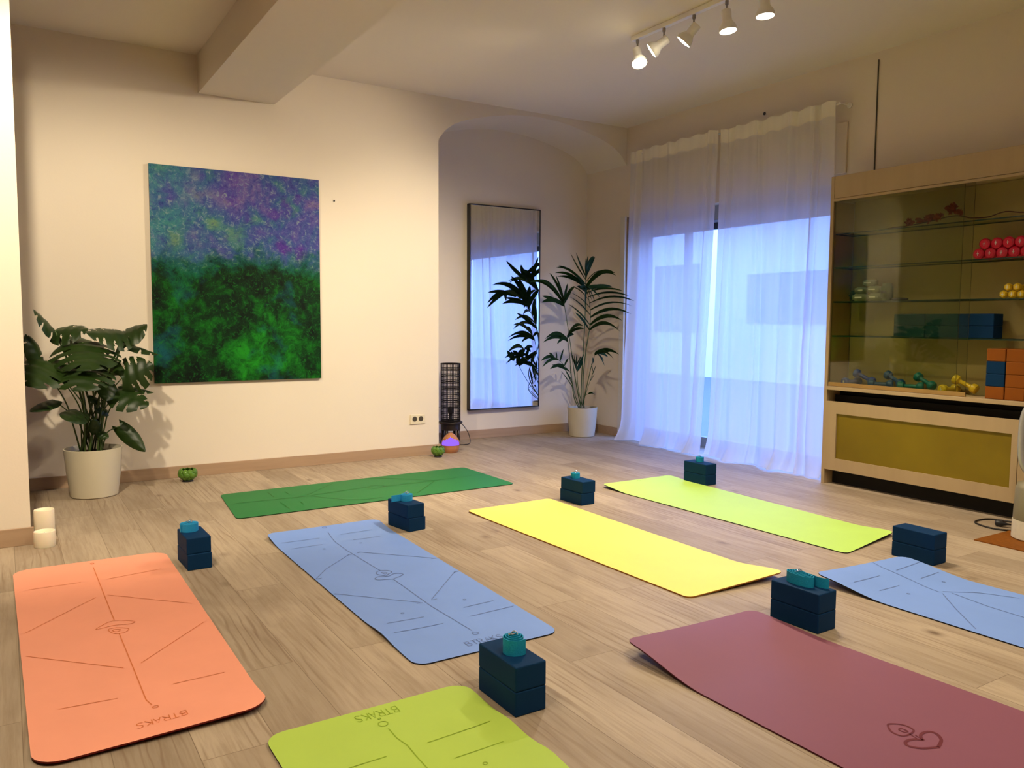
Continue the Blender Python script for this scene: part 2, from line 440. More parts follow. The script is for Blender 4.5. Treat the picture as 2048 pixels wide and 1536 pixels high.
# window joinery
struct('trim_jamb', B(XR - .022, XR - .001, 6.032, 6.10, 0, 2.12, .003), M['trim'], label='white painted strip framing the window opening', cat='trim')
struct('trim_reveal', B(XR + .0, XR + .20, WY1 - .014, WY1 - .001, 0, WZ - .002), M['jamb'], label='tan panel lining the side of the window opening', cat='trim')
win = thing('window_1', (XR + .24, (WY0 + WY1) / 2, 0), 'shop window with a grey frame behind the sheer curtains', 'window'); win['kind'] = 'structure'
bm = bmesh.new()
xa, xb = XR + .22, XR + .27
box(bm, xa, xb, WY0 + .001, WY0 + .05, 0, WZ); box(bm, xa, xb, WY1 - .07, WY1 - .016, 0, WZ)
box(bm, xa, xb, 5.42, 5.48, 0, 1.94); box(bm, xa, xb, WY0 + .05, WY1 - .07, 0, .09)
obj('window_frame', bm, M['frame'], win)
obj('shutter_box', B(XR + .10, XR + .28, WY0 + .002, WY1 - .016, 1.985, WZ - .002), M['frame'], win)
obj('window_rail', B(xa, xb, WY0 + .05, WY1 - .07, 1.93, 1.984), M['framed'], win)
obj('window_pane', B(xa + .02, xa + .026, WY0 + .05, 5.42, .09, 1.93), M['glass'], win)
obj('window_pane', B(xa + .02, xa + .026, 5.48, WY1 - .07, .09, 1.93), M['glass'], win)
struct('trim_panel', B(XR - .016, XR - .001, 3.655, 3.735, 2.173, 2.527, .003), M['wall'], label='small raised rectangular plate beside the curtain top', cat='panel')
struct('trim_seam', B(XR - .007, XR - .001, 3.436, 3.443, 2.112, 2.89), M['sockd'], label='thin dark vertical seam above the cabinet', cat='seam')
# street outside
struct('ground', B(XR + .35, 30, -14, 26, -.14, -.08), M['pave'], label='dark pavement outside the window', cat='ground')
bld = thing('building', (13, 6, -.08), 'pale rendered building across the street seen through the curtains', 'building')
obj('wall', B(13, 14, -10, 22, -.08, 3.3), M['facade'], bld)
for y0, y1, z0, z1 in ((7.0, 8.5, .9, 2.2), (9.6, 11.6, 1.1, 2.1), (13.0, 14.4, .9, 2.4)):
    f = obj('window', B(12.96, 13.0, y0, y1, z0, z1), M['facw'], bld)

# ------------------------------------------------------------------ painting, mirror, outlet, nails
p = obj('painting', B(.862, 2.045, 6.024, 6.028, .674, 2.170), M['canvas'], org=(.862, 6.028, .674))
tag(p, 'large abstract canvas with violet sky and deep green lower half on the wall', 'painting')
obj('canvas_edge', B(.863, 2.044, 6.028, 6.049, .675, 2.169), M['canvas_edge'], p)
mr = thing('wall_mirror', (4.062, 6.655, .278), 'tall rectangular mirror with thin black frame hanging in the arched niche', 'mirror')
bm = bmesh.new()
a, b, c, d, fw = 3.668, 4.457, .278, 2.198, .010
for q in ((a, b, c, c + fw), (a, b, d - fw, d), (a, a + fw, c, d), (b - fw, b, c, d)): box(bm, q[0], q[1], 6.605, 6.655, q[2], q[3])
obj('mirror_frame', bm, M['black'], mr)
obj('mirror_glass', B(a + fw, b - fw, 6.609, 6.65, c + fw, d - fw), M['mirror'], mr)
ou = obj('wall_socket', B(2.800, 2.934, 6.040, 6.0495, .264, .344, .003), M['socket'], org=(2.867, 6.049, .30))
tag(ou, 'ivory double wall socket low on the painting wall', 'socket')
for xx in (2.839, 2.895):
    bm = lathe(bmesh.new(), [(0, 0), (.019, 0), (.021, .0015), (.0, .0015)], xx, 6.0398, .308, 24, orient((0, -1, 0)))
    ring = obj('socket_recess', bm, M['sockd'], ou)
for nm, x, y, z, d, lb in (('nail', 2.172, 6.0445, 2.028, (0, -1, 0), 'tiny dark nail in the wall right of the painting'), ('nail', 5.0545, 4.40, 2.735, (-1, 0, 0), 'dark screw hole above the curtain rail')):
    r = .006 if d[1] else .013
    o = obj(nm, lathe(bmesh.new(), [(0, -.004), (r * .5, -.004), (r * .5, .002), (r, .002), (r * .8, .004), (0, .005)], x, y, z, 16, orient(d)), M['black'], org=(x, y, z))
    tag(o, lb, 'nail')

# ------------------------------------------------------------------ curtains
def curtain(name, y0t, y1t, y0b, y1b, ztop, seed, folds, label, fx=4.935):
    rnd = random.Random(seed)
    root = thing(name, (fx, (y0t + y1t) / 2, 0), label, 'curtain', None)
    ph = [rnd.random() * 6.28 for _ in range(6)]
    def P(u, v, off=0):
        # u 0..1 along y, v 0 (top) .. 1 (floor)
        y = lerp(lerp(y0t, y0b, v ** 1.3), lerp(y1t, y1b, v ** 1.3), u)
        amp = .010 + .034 * v ** .8
        x = fx + amp * (math.sin(u * 2 * PI * 3.1 + ph[0] + .5 * math.sin(v * 2.6 + ph[1])) * .6 + math.sin(u * 2 * PI * 7.3 + ph[2] + v * 1.2) * .24)
        for (fu, fw, fa) in folds:
            d = (u + .02 * math.sin(v * 3 + fu * 9) - fu) / fw
            x -= fa * math.exp(-d * d) * (.5 + .5 * v) * math.cos(d * 3.2)
        if v > .93:
            k = (v - .93) / .07
            x -= .05 * k * k * (1 + .7 * math.sin(u * 14 + ph[3])); y += .025 * k * math.sin(u * 17 + ph[4])
        z = lerp(ztop, .006 + .012 * (1 + math.sin(u * 11 + ph[5])) * .5, v)
        z += .008 * (1 - v) * math.sin(u * 40 + ph[2])
        return V((x + off, y, z))
    NU, NV = 130, 54
    bm = bmesh.new()
    g = [[bm.verts.new(P(i / NU, j / NV)) for i in range(NU + 1)] for j in range(NV + 1)]
    for j in range(NV):
        for i in range(NU): bm.faces.new((g[j][i], g[j][i + 1], g[j + 1][i + 1], g[j + 1][i]))
    obj('curtain_panel', bm, M['curtain'], root, smooth=True)
    bm = bmesh.new()
    g = [[bm.verts.new(P(i / NU, j / 6 * .040, -.004)) for i in range(NU + 1)] for j in range(7)]
    for j in range(6):
        for i in range(NU): bm.faces.new((g[j][i], g[j][i + 1], g[j + 1][i + 1], g[j + 1][i]))
    obj('header_hem', bm, M['header'], root, smooth=True)
    return root
curtain('sheer_curtain', 4.757, 5.835, 4.86, 5.90, 2.668, 5, [(.10, .035, .035), (.93, .05, .04), (.5, .06, .02)], 'white sheer curtain nearest the palm, left of the gap over the shop window')
curtain('sheer_curtain', 3.672, 4.735, 3.672, 4.80, 2.655, 11, [(.16, .035, .05), (.34, .05, .03), (.92, .04, .03), (.62, .03, .02)], 'white sheer curtain beside the display cabinet, tightly pleated at its cabinet end')
rod = thing('curtain_rod', (4.947, 4.75, 2.62), 'thin white curtain rod on wall brackets over the shop window', 'curtain rod')
obj('rod', ring_tube(bmesh.new(), [(4.952, 3.64, 2.632), (4.952, 5.86, 2.645)], .007, 10), M['white'], rod)
for yy in (3.65, 5.85):
    bm = ring_tube(bmesh.new(), [(5.058, yy, 2.635), (4.945, yy, 2.637)], .006, 8)
    lathe(bm, [(0, 0), (.02, 0), (.02, .006), (0, .006)], 5.059, yy, 2.635, 16, orient((-1, 0, 0)))
    obj('bracket', bm, M['white'], rod)

# ------------------------------------------------------------------ ceiling track with spot heads
tr = thing('track_light', (3.49, 3.5, ZC), 'white ceiling track with five lit spot heads near the window', 'track light')
obj('track_rail', B(3.475, 3.507, 2.72, 4.134, 2.915, ZC - .001, .002), M['white'], tr)
HEADS = [(4.085, (-.16, -.42, -.88)), (3.84, (-.55, .62, -.55)), (3.585, (-.38, .55, -.74)), (3.33, (.05, -.12, -1)), (3.06, (.02, -.05, -1))]
SPOTS = []
for yy, d in HEADS:
    D = V(d).normalized(); O = orient(D)
    st = ring_tube(bmesh.new(), [(3.491, yy, 2.914), (3.491, yy, 2.845)], .0055, 10)
    ring_tube(st, [(3.491, yy, 2.914), (3.491, yy, 2.892)], .010, 10)
    piv = V((3.491, yy, 2.835)); a0 = piv - D * .03
    hd = obj('spot_head', lathe(bmesh.new(), [(0, 0), (.024, 0), (.027, .004), (.027, .062), (.030, .070), (.042, .086), (.049, .104), (.050, .120), (.047, .120), (.046, .112)], *a0, 28, O), M['white'], tr, smooth=True)
    autosmooth(hd, 35)
    obj('stem', st, M['steel'], hd)
    obj('bulb_face', lathe(bmesh.new(), [(.046, .112), (.046, .119), (.03, .124), (0, .126)], *a0, 28, O), M['bulb'], hd, smooth=True)
    SPOTS.append((a0 + D * .15, D))

# ------------------------------------------------------------------ yoga mats
def inv_bilinear(P, q):
    u = v = .5
    for _ in range(12):
        p = P[0] * (1 - u) * (1 - v) + P[1] * u * (1 - v) + P[2] * u * v + P[3] * (1 - u) * v
        du = (P[1] - P[0]) * (1 - v) + (P[2] - P[3]) * v
        dv = (P[3] - P[0]) * (1 - u) + (P[2] - P[1]) * u
        r = q - p; det = du.x * dv.y - du.y * dv.x
        u += (r.x * dv.y - r.y * dv.x) / det; v += (du.x * r.y - du.y * r.x) / det
    return u, v
LET = {'B': [[(0, 0), (0, 1), (.45, 1), (.62, .85), (.45, .55), (0, .5)], [(.45, .55), (.7, .3), (.5, 0), (0, 0)]],
       'T': [[(0, 1), (.7, 1)], [(.35, 1), (.35, 0)]],
       'R': [[(0, 0), (0, 1), (.5, 1), (.66, .78), (.5, .52), (0, .5)], [(.3, .5), (.7, 0)]],
       'A': [[(0, 0), (.35, 1), (.7, 0)], [(.15, .35), (.55, .35)]],
       'K': [[(0, 0), (0, 1)], [(.62, 1), (0, .45)], [(.15, .58), (.68, 0)]],
       'S': [[(.66, .85), (.4, 1), (.1, .9), (.08, .65), (.6, .4), (.6, .12), (.35, 0), (0, .12)]]}
def text_strokes(word, start, end, up):
    s = V(start[:2]); e = V(end[:2]); n = len(word); adv = (e - s) / n; u = V(up)
    out = []
    for i, ch in enumerate(word):
        for st in LET[ch]:
            out.append([tuple(s + adv * (i + x * .85 / .7 * .9) + u * y) for x, y in st])
    return out
class Mat:
    # corners: near-left, near-right, far-right, far-left seen from the camera; (x, y, lift)
    def __init__(s, corners, r=.05, ripple=None, th=.005, decay=.30):
        s.P = [V(c[:2]) for c in corners]; s.h = [c[2] for c in corners]; s.r = r; s.rip = ripple; s.th = th; s.decay = decay
        s.L = ((s.P[3] - s.P[0]).length + (s.P[2] - s.P[1]).length) / 2
        s.W = ((s.P[1] - s.P[0]).length + (s.P[2] - s.P[3]).length) / 2
        s.axis = 0 if s.L > s.W else 1      # long axis is v when 0
    def z(s, u, v):
        t = s.th; D = s.decay
        a = v * s.L if s.axis == 0 else u * s.W
        T = s.L if s.axis == 0 else s.W
        for i, hh in enumerate(s.h):
            if hh == 0: continue
            fu = (1 - u) if i in (0, 3) else u; fv = (1 - v) if i in (0, 1) else v
            along = (1 - fv) * s.L if s.axis == 0 else (1 - fu) * s.W
            across = fu if s.axis == 0 else fv
            k = max(0, 1 - along / D)
            t += hh * k * k * (3 - 2 * k) * across ** 1.2
        if s.rip:
            for (side, pos, wid, amp) in s.rip:
                e = u if side > 0 else 1 - u
                t += amp * math.exp(-((v * s.L - pos) / wid) ** 2) * max(0, (e - .55) / .45) ** 2
        return t
    def pos(s, u, v, dz=0):
        p = s.P[0] * (1 - u) * (1 - v) + s.P[1] * u * (1 - v) + s.P[2] * u * v + s.P[3] * (1 - u) * v
        return V((p.x, p.y, max(s.z(u, v), s.th) + dz))
    def build(s, name, label, top, side, lines=None, lm=None, lw=.0035, org=None):
        rows = [0, .004, .012, .025, .04, .06, .08]
        T, Wd = (s.L, s.W) if s.axis == 0 else (s.W, s.L)
        rows = [q for q in rows if q < s.r] + [s.r]
        n = 44
        mid = [lerp(s.r, T - s.r, i / n) for i in range(1, n)]
        rr = rows + mid + [T - q for q in rows[::-1]]
        NC = 14
        bm = bmesh.new(); tg = []; bg = []
        for a in rr:
            d = min(a, T - a); ins = 0
            if d < s.r: ins = s.r - math.sqrt(max(0, s.r ** 2 - (s.r - d) ** 2))
            rt = []; rb = []
            for i in range(NC + 1):
                w_ = lerp(ins / Wd, 1 - ins / Wd, i / NC)
                u, v = (w_, a / T) if s.axis == 0 else (a / T, w_)
                rt.append(bm.verts.new(s.pos(u, v))); rb.append(bm.verts.new(s.pos(u, v, -s.th + .0002)))
            tg.append(rt); bg.append(rb)
        def F(vs, mi):
            f = bm.faces.new(vs); f.material_index = mi; f.smooth = True
        for j in range(len(rr) - 1):
            for i in range(NC):
                F((tg[j][i], tg[j][i + 1], tg[j + 1][i + 1], tg[j + 1][i]), 0)
                F((bg[j][i], bg[j + 1][i], bg[j + 1][i + 1], bg[j][i + 1]), 1)
            for i in (0, NC): F((tg[j][i], tg[j + 1][i], bg[j + 1][i], bg[j][i]), 1)
        for j in (0, len(rr) - 1):
            for i in range(NC): F((tg[j][i], bg[j][i], bg[j][i + 1], tg[j][i + 1]), 1)
        c = sum((V((p.x, p.y, 0)) for p in s.P), V((0, 0, 0))) / 4
        o = obj(name, bm, [top, side], org=tuple(c)); autosmooth(o, 50)
        tag(o, label, 'yoga mat', 'yoga mats laid out on the floor')
        if lines:
            bm = bmesh.new()
            for L in lines:
                wdt = lw
                if isinstance(L, tuple): L, wdt = L
                pts = [V((q[0], q[1])) for q in L]
                # resample
                rs = [pts[0]]
                for p, q in zip(pts[:-1], pts[1:]):
                    k = max(1, int((q - p).length / .03))
                    rs += [p.lerp(q, (i + 1) / k) for i in range(k)]
                prev = None
                for i, p in enumerate(rs):
                    t = rs[min(i + 1, len(rs) - 1)] - rs[max(i - 1, 0)]
                    if t.length < 1e-7: t = V((1, 0))
                    t.normalize(); nn = V((-t.y, t.x)) * wdt / 2
                    pr = []
                    for q in (p + nn, p - nn):
                        u, v = inv_bilinear(s.P, q); u = min(max(u, .004), .996); v = min(max(v, .002), .998)
                        pr.append(bm.verts.new(s.pos(u, v, .0009)))
                    if prev: bm.faces.new((prev[0], prev[1], pr[1], pr[0]))
                    prev = pr
            obj('printed_lines', bm, lm, o)
        return o
def dot(c, r=.008): return [(c[0] + r * math.cos(a * PI / 4), c[1] + r * math.sin(a * PI / 4)) for a in range(9)]
def sm(pts, closed=False, n=5): return [(p.x, p.y) for p in smooth_path([(q[0], q[1], 0) for q in pts], n, closed)]
def rub(c): return tuple(c)
MATS = {
 'orange': (srgb(246, 162, 132), srgb(110, 16, 4), srgb(214, 116, 62)),
 'blue': (srgb(124, 158, 228), srgb(14, 10, 14), srgb(96, 118, 172)),
 'lime': (srgb(176, 204, 84), srgb(30, 30, 10), srgb(138, 168, 36)),
 'limefar': (srgb(190, 228, 104), srgb(16, 18, 8), srgb(160, 190, 60)),
 'yellow': (srgb(250, 230, 116), srgb(150, 96, 24), srgb(220, 200, 60)),
 'green': (srgb(32, 118, 58), srgb(6, 44, 8), srgb(20, 96, 18)),
 'purple': (srgb(136, 82, 100), srgb(72, 6, 18), srgb(104, 38, 46)),
}
MM = {k: (mat_rubber(k + '_mat_top', v[0]), mat_rubber(k + '_mat_underside', v[1]), mat_rubber(k + '_mat_print', v[2])) for k, v in MATS.items()}

# orange
l = [[(0.297, 4.0093), (0.3038, 3.2525)], [(0.3043, 3.1012), (0.3085, 2.7794), (0.3112, 2.5073), (0.3211, 2.4647)], dot((0.3274, 2.4465)), dot((0.2975, 4.0737)),
     [(0.269, 3.5612), (0.0188, 3.274)], [(0.3122, 3.57), (0.5822, 3.2933)], [(0.0195, 3.0464), (0.2817, 2.7809)], [(0.5837, 3.0636), (0.3351, 2.7932)],
     [(0.043, 3.8038), (0.2324, 3.8024)], [(0.3338, 3.7936), (0.553, 3.827)], [(0.3965, 2.5777), (0.5489, 2.5823)], [(0.0908, 2.5753), (0.2414, 2.5622)],
     sm([(0.2372, 3.1876), (0.28, 3.2375), (0.314, 3.2424), (0.3657, 3.2013), (0.3465, 3.1819), (0.3036, 3.1964), (0.2645, 3.1897)], True), sm([(0.2753, 3.1608), (0.3006, 3.1679), (0.3382, 3.1357), (0.3209, 3.1039), (0.2891, 3.1104)], True), sm([(0.2891, 3.1524), (0.3116, 3.1426), (0.3042, 3.1249), (0.2914, 3.1326)], True)]
l += text_strokes('BTRAKS', (0.3954, 2.369), (0.2588, 2.3559), (0, -.036))
Mat([(0.0171, 2.2469, 0.008), (0.6091, 2.2615, 0.018), (0.6121, 4.1197, 0), (-0.0108, 4.1289, 0)], .075, decay=.22).build('yoga_mat', 'coral orange yoga mat with dark red edge, leftmost on the floor', MM['orange'][0], MM['orange'][1], l, MM['orange'][2], .0032)
# blue centre
l = [[(1.3925, 4.028), (1.371, 3.8586), (1.3661, 3.6922), (1.3804, 3.3003)], [(1.3824, 3.1658), (1.3743, 2.7808), (1.3883, 2.4794)], dot((1.3869, 2.4504), .012), dot((1.4023, 4.1077), .012),
     [(1.1298, 3.9563), (1.3237, 3.9541)], [(1.1453, 3.8423), (1.3, 3.8432)], [(1.4391, 3.9669), (1.6164, 3.9716)], [(1.4613, 3.8441), (1.6066, 3.8381)],
     [(1.3522, 3.6114), (1.1823, 3.45), (1.0986, 3.3364)], [(1.4051, 3.6256), (1.666, 3.3547)], [(1.0999, 3.1133), (1.3556, 2.8397)], [(1.6624, 3.1219), (1.4101, 2.8483)],
     [(1.1516, 2.6939), (1.2991, 2.6901)], [(1.1334, 2.5903), (1.3327, 2.5949)], [(1.4757, 2.7008), (1.6151, 2.7075)], [(1.4507, 2.6051), (1.6504, 2.6141)], dot((1.4732, 3.7705), .006), dot((1.5211, 2.7765), .006), dot((1.246, 2.7664), .006), dot((1.2811, 3.7612), .006),
     (sm([(1.3196, 3.2121), (1.3462, 3.2266), (1.3755, 3.2115), (1.3918, 3.2146), (1.4115, 3.2288), (1.4323, 3.2242), (1.4456, 3.2031), (1.4304, 3.1863), (1.3924, 3.1683), (1.3768, 3.1666), (1.3378, 3.1785), (1.3167, 3.1912)], True), .005),
     (sm([(1.3779, 3.3019), (1.3522, 3.2802), (1.3495, 3.2556), (1.3618, 3.2353), (1.3737, 3.2178), (1.3936, 3.2395), (1.4156, 3.2553), (1.4091, 3.2859)], True), .005), sm([(1.3744, 3.2721), (1.3867, 3.2727), (1.3948, 3.2598), (1.3799, 3.2426)], True)]
for e in ((1.4051, 3.6256), (1.666, 3.3547), (1.0999, 3.1133), (1.3495, 2.8434), (1.6624, 3.1219), (1.4173, 2.8514), (1.1093, 3.3443), (1.3522, 3.6114)): l.append([(e[0] - .012, e[1] - .010), (e[0] + .014, e[1] - .010)])
l += text_strokes('BTRAKS', (1.3097, 2.3617), (1.4615, 2.3625), (0, .036))
Mat([(1.0889, 2.3098, 0), (1.6554, 2.3065, 0), (1.7143, 4.1481, 0.014), (1.0965, 4.1273, 0.018)], .05, [(-1, .30, .10, .010)], decay=.25).build('yoga_mat', 'periwinkle blue yoga mat with alignment lines, between the orange and yellow mats', MM['blue'][0], MM['blue'][1], l, MM['blue'][2], .0035)
# lime near
l = [[(0.8488, 1.9801), (0.8481, 1.9242), (0.8573, 1.8752), (0.8547, 1.8145), (0.8539, 1.7499), (.85, 1.60), (.87, 1.42)], [(0.908, 1.8603), (1.103, 1.8659)], [(0.9337, 1.756), (1.0821, 1.7594)], [(0.6865, 1.8522), (0.7894, 1.8544)], dot((0.8459, 2.0109), .014), dot((0.8482, 2.0417), .004), dot((0.988, 1.693), .006)]
l += text_strokes('BTRAKS', (0.9153, 2.0871), (0.7837, 2.088), (0, -.036))
Mat([(.555, .42, 0), (1.170, .42, 0), (1.150, 2.118, .004), (.545, 2.112, .004)], .055, [(1, 1.42, .06, .008), (1, 1.22, .06, .010), (1, 1.62, .06, .006)]).build('yoga_mat', 'lime green yoga mat cut by the bottom edge of the photo', MM['lime'][0], MM['lime'][1], l, MM['lime'][2], .0032)
# yellow
Mat([(2.31, 2.329, 0), (2.8509, 2.2992, 0.028), (2.8692, 4.1318, 0), (2.2598, 4.096, 0.004)], .03, decay=.30, th=.006).build('yoga_mat', 'plain bright yellow yoga mat in the middle of the floor', MM['yellow'][0], MM['yellow'][1])
# lime far
Mat([(3.4193, 2.3933, 0), (3.9495, 2.4839, 0.016), (4.0444, 4.3025, 0.008), (3.3794, 4.2468, 0.02)], .04, decay=.26).build('yoga_mat', 'bright lime yoga mat with black underside, farthest right beside the curtains', MM['limefar'][0], MM['limefar'][1], [dot((3.7065, 4.2409), .01)], MM['limefar'][2])
# green
l = [[(1.1439, 4.9822), (1.5604, 4.9643), (2.0182, 5.0351)], [(2.1108, 4.9997), (2.5063, 5.0052), (2.9443, 5.0501)], sm([(2.0182, 5.0351), (2.0835, 5.0637), (2.126, 5.0099), (2.0482, 4.9611)], True),
     [(1.5932, 4.9961), (1.8688, 5.2778)], [(1.6002, 4.9578), (1.7547, 4.7498), (1.8667, 4.6837), (1.9804, 4.6998)], [(2.5063, 5.0052), (2.2328, 5.2695), (2.1438, 5.3005)], [(2.5063, 5.0052), (2.2216, 4.696)],
     [(1.3998, 5.215), (1.3969, 5.0437)], [(1.3876, 4.8698), (1.3878, 4.6857)], [(1.504, 5.1715), (1.5021, 5.067)], [(1.498, 4.8365), (1.4978, 4.7576)]]
Mat([(1.0618, 4.5964, 0), (2.934, 4.6362, 0), (2.9308, 5.3685, 0), (1.1234, 5.2913, 0)], .04).build('yoga_mat', 'dark green yoga mat lying crosswise along the painting wall', MM['green'][0], MM['green'][1], l, MM['green'][2], .006)
# purple
l = [(sm([(2.0476, 1.2808), (2.07, 1.2678), (2.0808, 1.2507), (2.0801, 1.233), (2.0712, 1.2213), (2.0472, 1.2173), (2.024, 1.2198), (2.0155, 1.23), (2.0152, 1.2486), (2.0267, 1.2656)], True), .006),
     (sm([(2.0441, 1.2481), (2.0558, 1.2461), (2.0559, 1.2289), (2.043, 1.2317)], True), .004), [(2.0473, 1.2189), (2.0404, 1.1932)], [(2.0557, 1.2071), (2.0495, 1.1942)],
     (sm([(2.0472, 1.1792), (2.0572, 1.1928), (2.0762, 1.2013), (2.0952, 1.2005), (2.1087, 1.1933), (2.1098, 1.1774), (2.0935, 1.1575), (2.0731, 1.1472), (2.0462, 1.1381)]), .009),
     (sm([(2.0487, 1.1359), (2.0308, 1.1444), (2.004, 1.1576), (1.9874, 1.1772), (1.9867, 1.1903), (1.9985, 1.1992), (2.0164, 1.1997), (2.0352, 1.1931), (2.0472, 1.1792)]), .009)]
Mat([(1.765, .40, 0), (2.495, .40, 0), (2.395, 2.075, .016), (1.728, 2.035, .050)], .04, decay=.36).build('yoga_mat', 'maroon purple yoga mat with leaf and heart emblem and a curled corner', MM['purple'][0], MM['purple'][1], l, MM['purple'][2])
# blue right
l = [[(3.3459, 2.2377), (3.3006, 2.1806), (3.2771, 2.1137), (3.2738, 1.9751), (3.2555, 1.8365)], [(3.2743, 1.8341), (3.394, 1.741), (3.4643, 1.6253)], [(3.2899, 1.8037), (3.2565, 1.6442), (3.25, 1.5041)], [(3.2489, 1.8195), (3.1156, 1.6889), (2.9743, 1.5374)],
     [(3.3081, 2.0641), (3.5098, 2.0732)], [(3.3341, 1.9649), (3.4768, 1.9696)], [(3.0008, 2.0601), (3.1785, 2.0584)], [(3.035, 1.9632), (3.1672, 1.9599)], dot((3.3535, 2.2861), .012), dot((3.3921, 1.8975), .006), dot((3.1219, 1.8901), .006)]
Mat([(2.965, .45, 0), (3.565, .45, 0), (3.505, 2.165, .035), (2.925, 2.205, .038)], .05, decay=.34).build('yoga_mat', 'light blue yoga mat with alignment lines at the right edge of the photo', MM['blue'][0], MM['blue'][1], l, MM['blue'][2], .0035)

# ------------------------------------------------------------------ yoga blocks and strap rolls
bm = B(-.0525, .0525, -.105, .105, 0, .0725, .004)
BLK = obj('yoga_block', bm, M['foam'])
BLK.data.polygons.foreach_set('use_smooth', [False] * len(BLK.data.polygons))
first = [True]
def block(x, y, z, rz, label, group, mat=None):
    if first[0]: o = BLK; first[0] = False
    else: o = BLK.copy(); C.objects.link(o)
    if mat:
        key = 'block_mesh_' + mat.name
        me = bpy.data.meshes.get(key)
        if me is None:
            me = BLK.data.copy(); me.name = key; me.materials.clear(); me.materials.append(mat)
        o.data = me
    o.location = (x, y, z); o.rotation_euler = (0, 0, math.radians(rz))
    tag(o, label, 'yoga block', group)
    return o
SP = 'paired foam blocks beside the mats'
STK = [  # near-left bottom corner, rotation, where, top shift
    ('A', .651, 3.747, 2, 'beside the orange mat', (.0, .004), 1.0),
    ('B', 1.776, 3.850, 9, 'between the blue mat and the green mat', (-.004, .0), 6.0),
    ('C', 2.933, 3.878, 3, 'beside the far end of the yellow mat', (.006, .0), 3.0),
    ('D', 4.026, 3.925, 0, 'in front of the curtains', (.0, .0), 0.0),
    ('E', 1.183, 1.860, 0, 'beside the near lime mat at the front', (0, .0), 0.0),
    ('F', 2.441, 1.812, 2, 'beside the maroon mat', (.0, .0), 2.0),
    ('G', 3.600, 2.066, 0, 'without a strap near the cabinet', (.0, .0), 0.0)]
TOPS = {}
for k, x, y, rz, where, sh, rz2 in STK:
    a = math.radians(rz)
    c = V((.0525, .105)); cx = x + c.x * math.cos(a) - c.y * math.sin(a); cy = y + c.x * math.sin(a) + c.y * math.cos(a)
    block(cx, cy, 0, rz, 'lower navy foam block of the pair ' + where, SP)
    block(cx + sh[0], cy + sh[1], .073, rz2, 'upper navy foam block of the pair ' + where, SP)
    TOPS[k] = (cx + sh[0], cy + sh[1], .1455)
def strap(k, dx, dy, ra, rb, turns, rot, mat, label, tail=None, h=.038, full=False):
    cx, cy, cz = TOPS[k]; cx += dx; cy += dy; cz += .0006
    root = thing('yoga_strap', (cx, cy, cz), label, 'strap', 'strap rolls on the block pairs')
    bm = bmesh.new(); R = Matrix.Rotation(math.radians(rot), 2)
    pts = []
    n = int(turns * 36); r0 = .16
    for i in range(n + 1):
        t = i / n; a = 2 * PI * turns * t; s = lerp(r0, 1, t)
        pts.append((V((ra * s * math.cos(a), rb * s * math.sin(a))), lerp(.012 if full else .002, 0, t)))
    if tail:
        last = pts[-1][0]
        for q in tail: pts.append((V(q), 0.0))
    tk = .0013
    ring = []
    for i, (p, dz) in enumerate(pts):
        t = pts[min(i + 1, len(pts) - 1)][0] - pts[max(i - 1, 0)][0]; t.normalize(); nn = V((-t.y, t.x)) * tk
        row = []
        for s_, z in ((1, 0), (1, h + dz), (-1, h + dz), (-1, 0)):
            q = R @ (p + nn * s_); row.append(bm.verts.new(V((cx + q.x, cy + q.y, cz + z))))
        ring.append(row)
    for a_, b_ in zip(ring[:-1], ring[1:]):
        for j in range(4): bm.faces.new((a_[j], a_[(j + 1) % 4], b_[(j + 1) % 4], b_[j]))
    bm.faces.new(ring[0]); bm.faces.new(ring[-1])
    o = obj('webbing_roll', bm, mat, root, smooth=False); autosmooth(o, 40)
    for j, (ox, oy, tilt) in enumerate(((.003, .0, 25), (-.004, .004, -18))):
        Mx = Matrix.Rotation(math.radians(tilt), 3, 'X') @ Matrix.Rotation(math.radians(60 + 40 * j), 3, 'Z')
        P = [V((cx + ox, cy + oy, cz + h + .009)) + Mx @ V((.011 * math.cos(2 * PI * i / 16), .009 * math.sin(2 * PI * i / 16), 0)) for i in range(17)]
        obj('metal_ring', ring_tube(bmesh.new(), P, .0016, 6, False), M['chrome'], root, smooth=True)
strap('A', -.012, .036, .041, .038, 7.5, 20, M['strapb'], 'round blue strap roll on the blocks beside the orange mat', h=.036)
strap('B', .006, .004, .033, .031, 7.5, 200, M['strapb'], 'blue strap roll with a loose tail on the blocks between blue and green mats', tail=[(.045, -.020), (.062, -.028), (.082, -.030)], h=.034)
strap('C', .000, .028, .030, .028, 7, 40, M['strapt'], 'teal strap roll on the blocks at the far end of the yellow mat', h=.030)
strap('D', .010, .015, .028, .027, 7, 0, M['strapt'], 'teal strap roll on the blocks in front of the curtains', h=.032)
strap('E', .002, -.008, .034, .033, 4.0, 285, M['strapt'], 'teal spiral strap roll on the blocks beside the near lime mat', h=.046, full=True, tail=[(.036, .012)])
strap('F', -.002, .016, .026, .062, 5.0, 0, M['strapt'], 'wide oval teal strap roll with standing tail on the blocks beside the maroon mat', h=.038, full=True, tail=[(.030, -.030), (.024, -.066), (.030, -.088), (.040, -.098)])

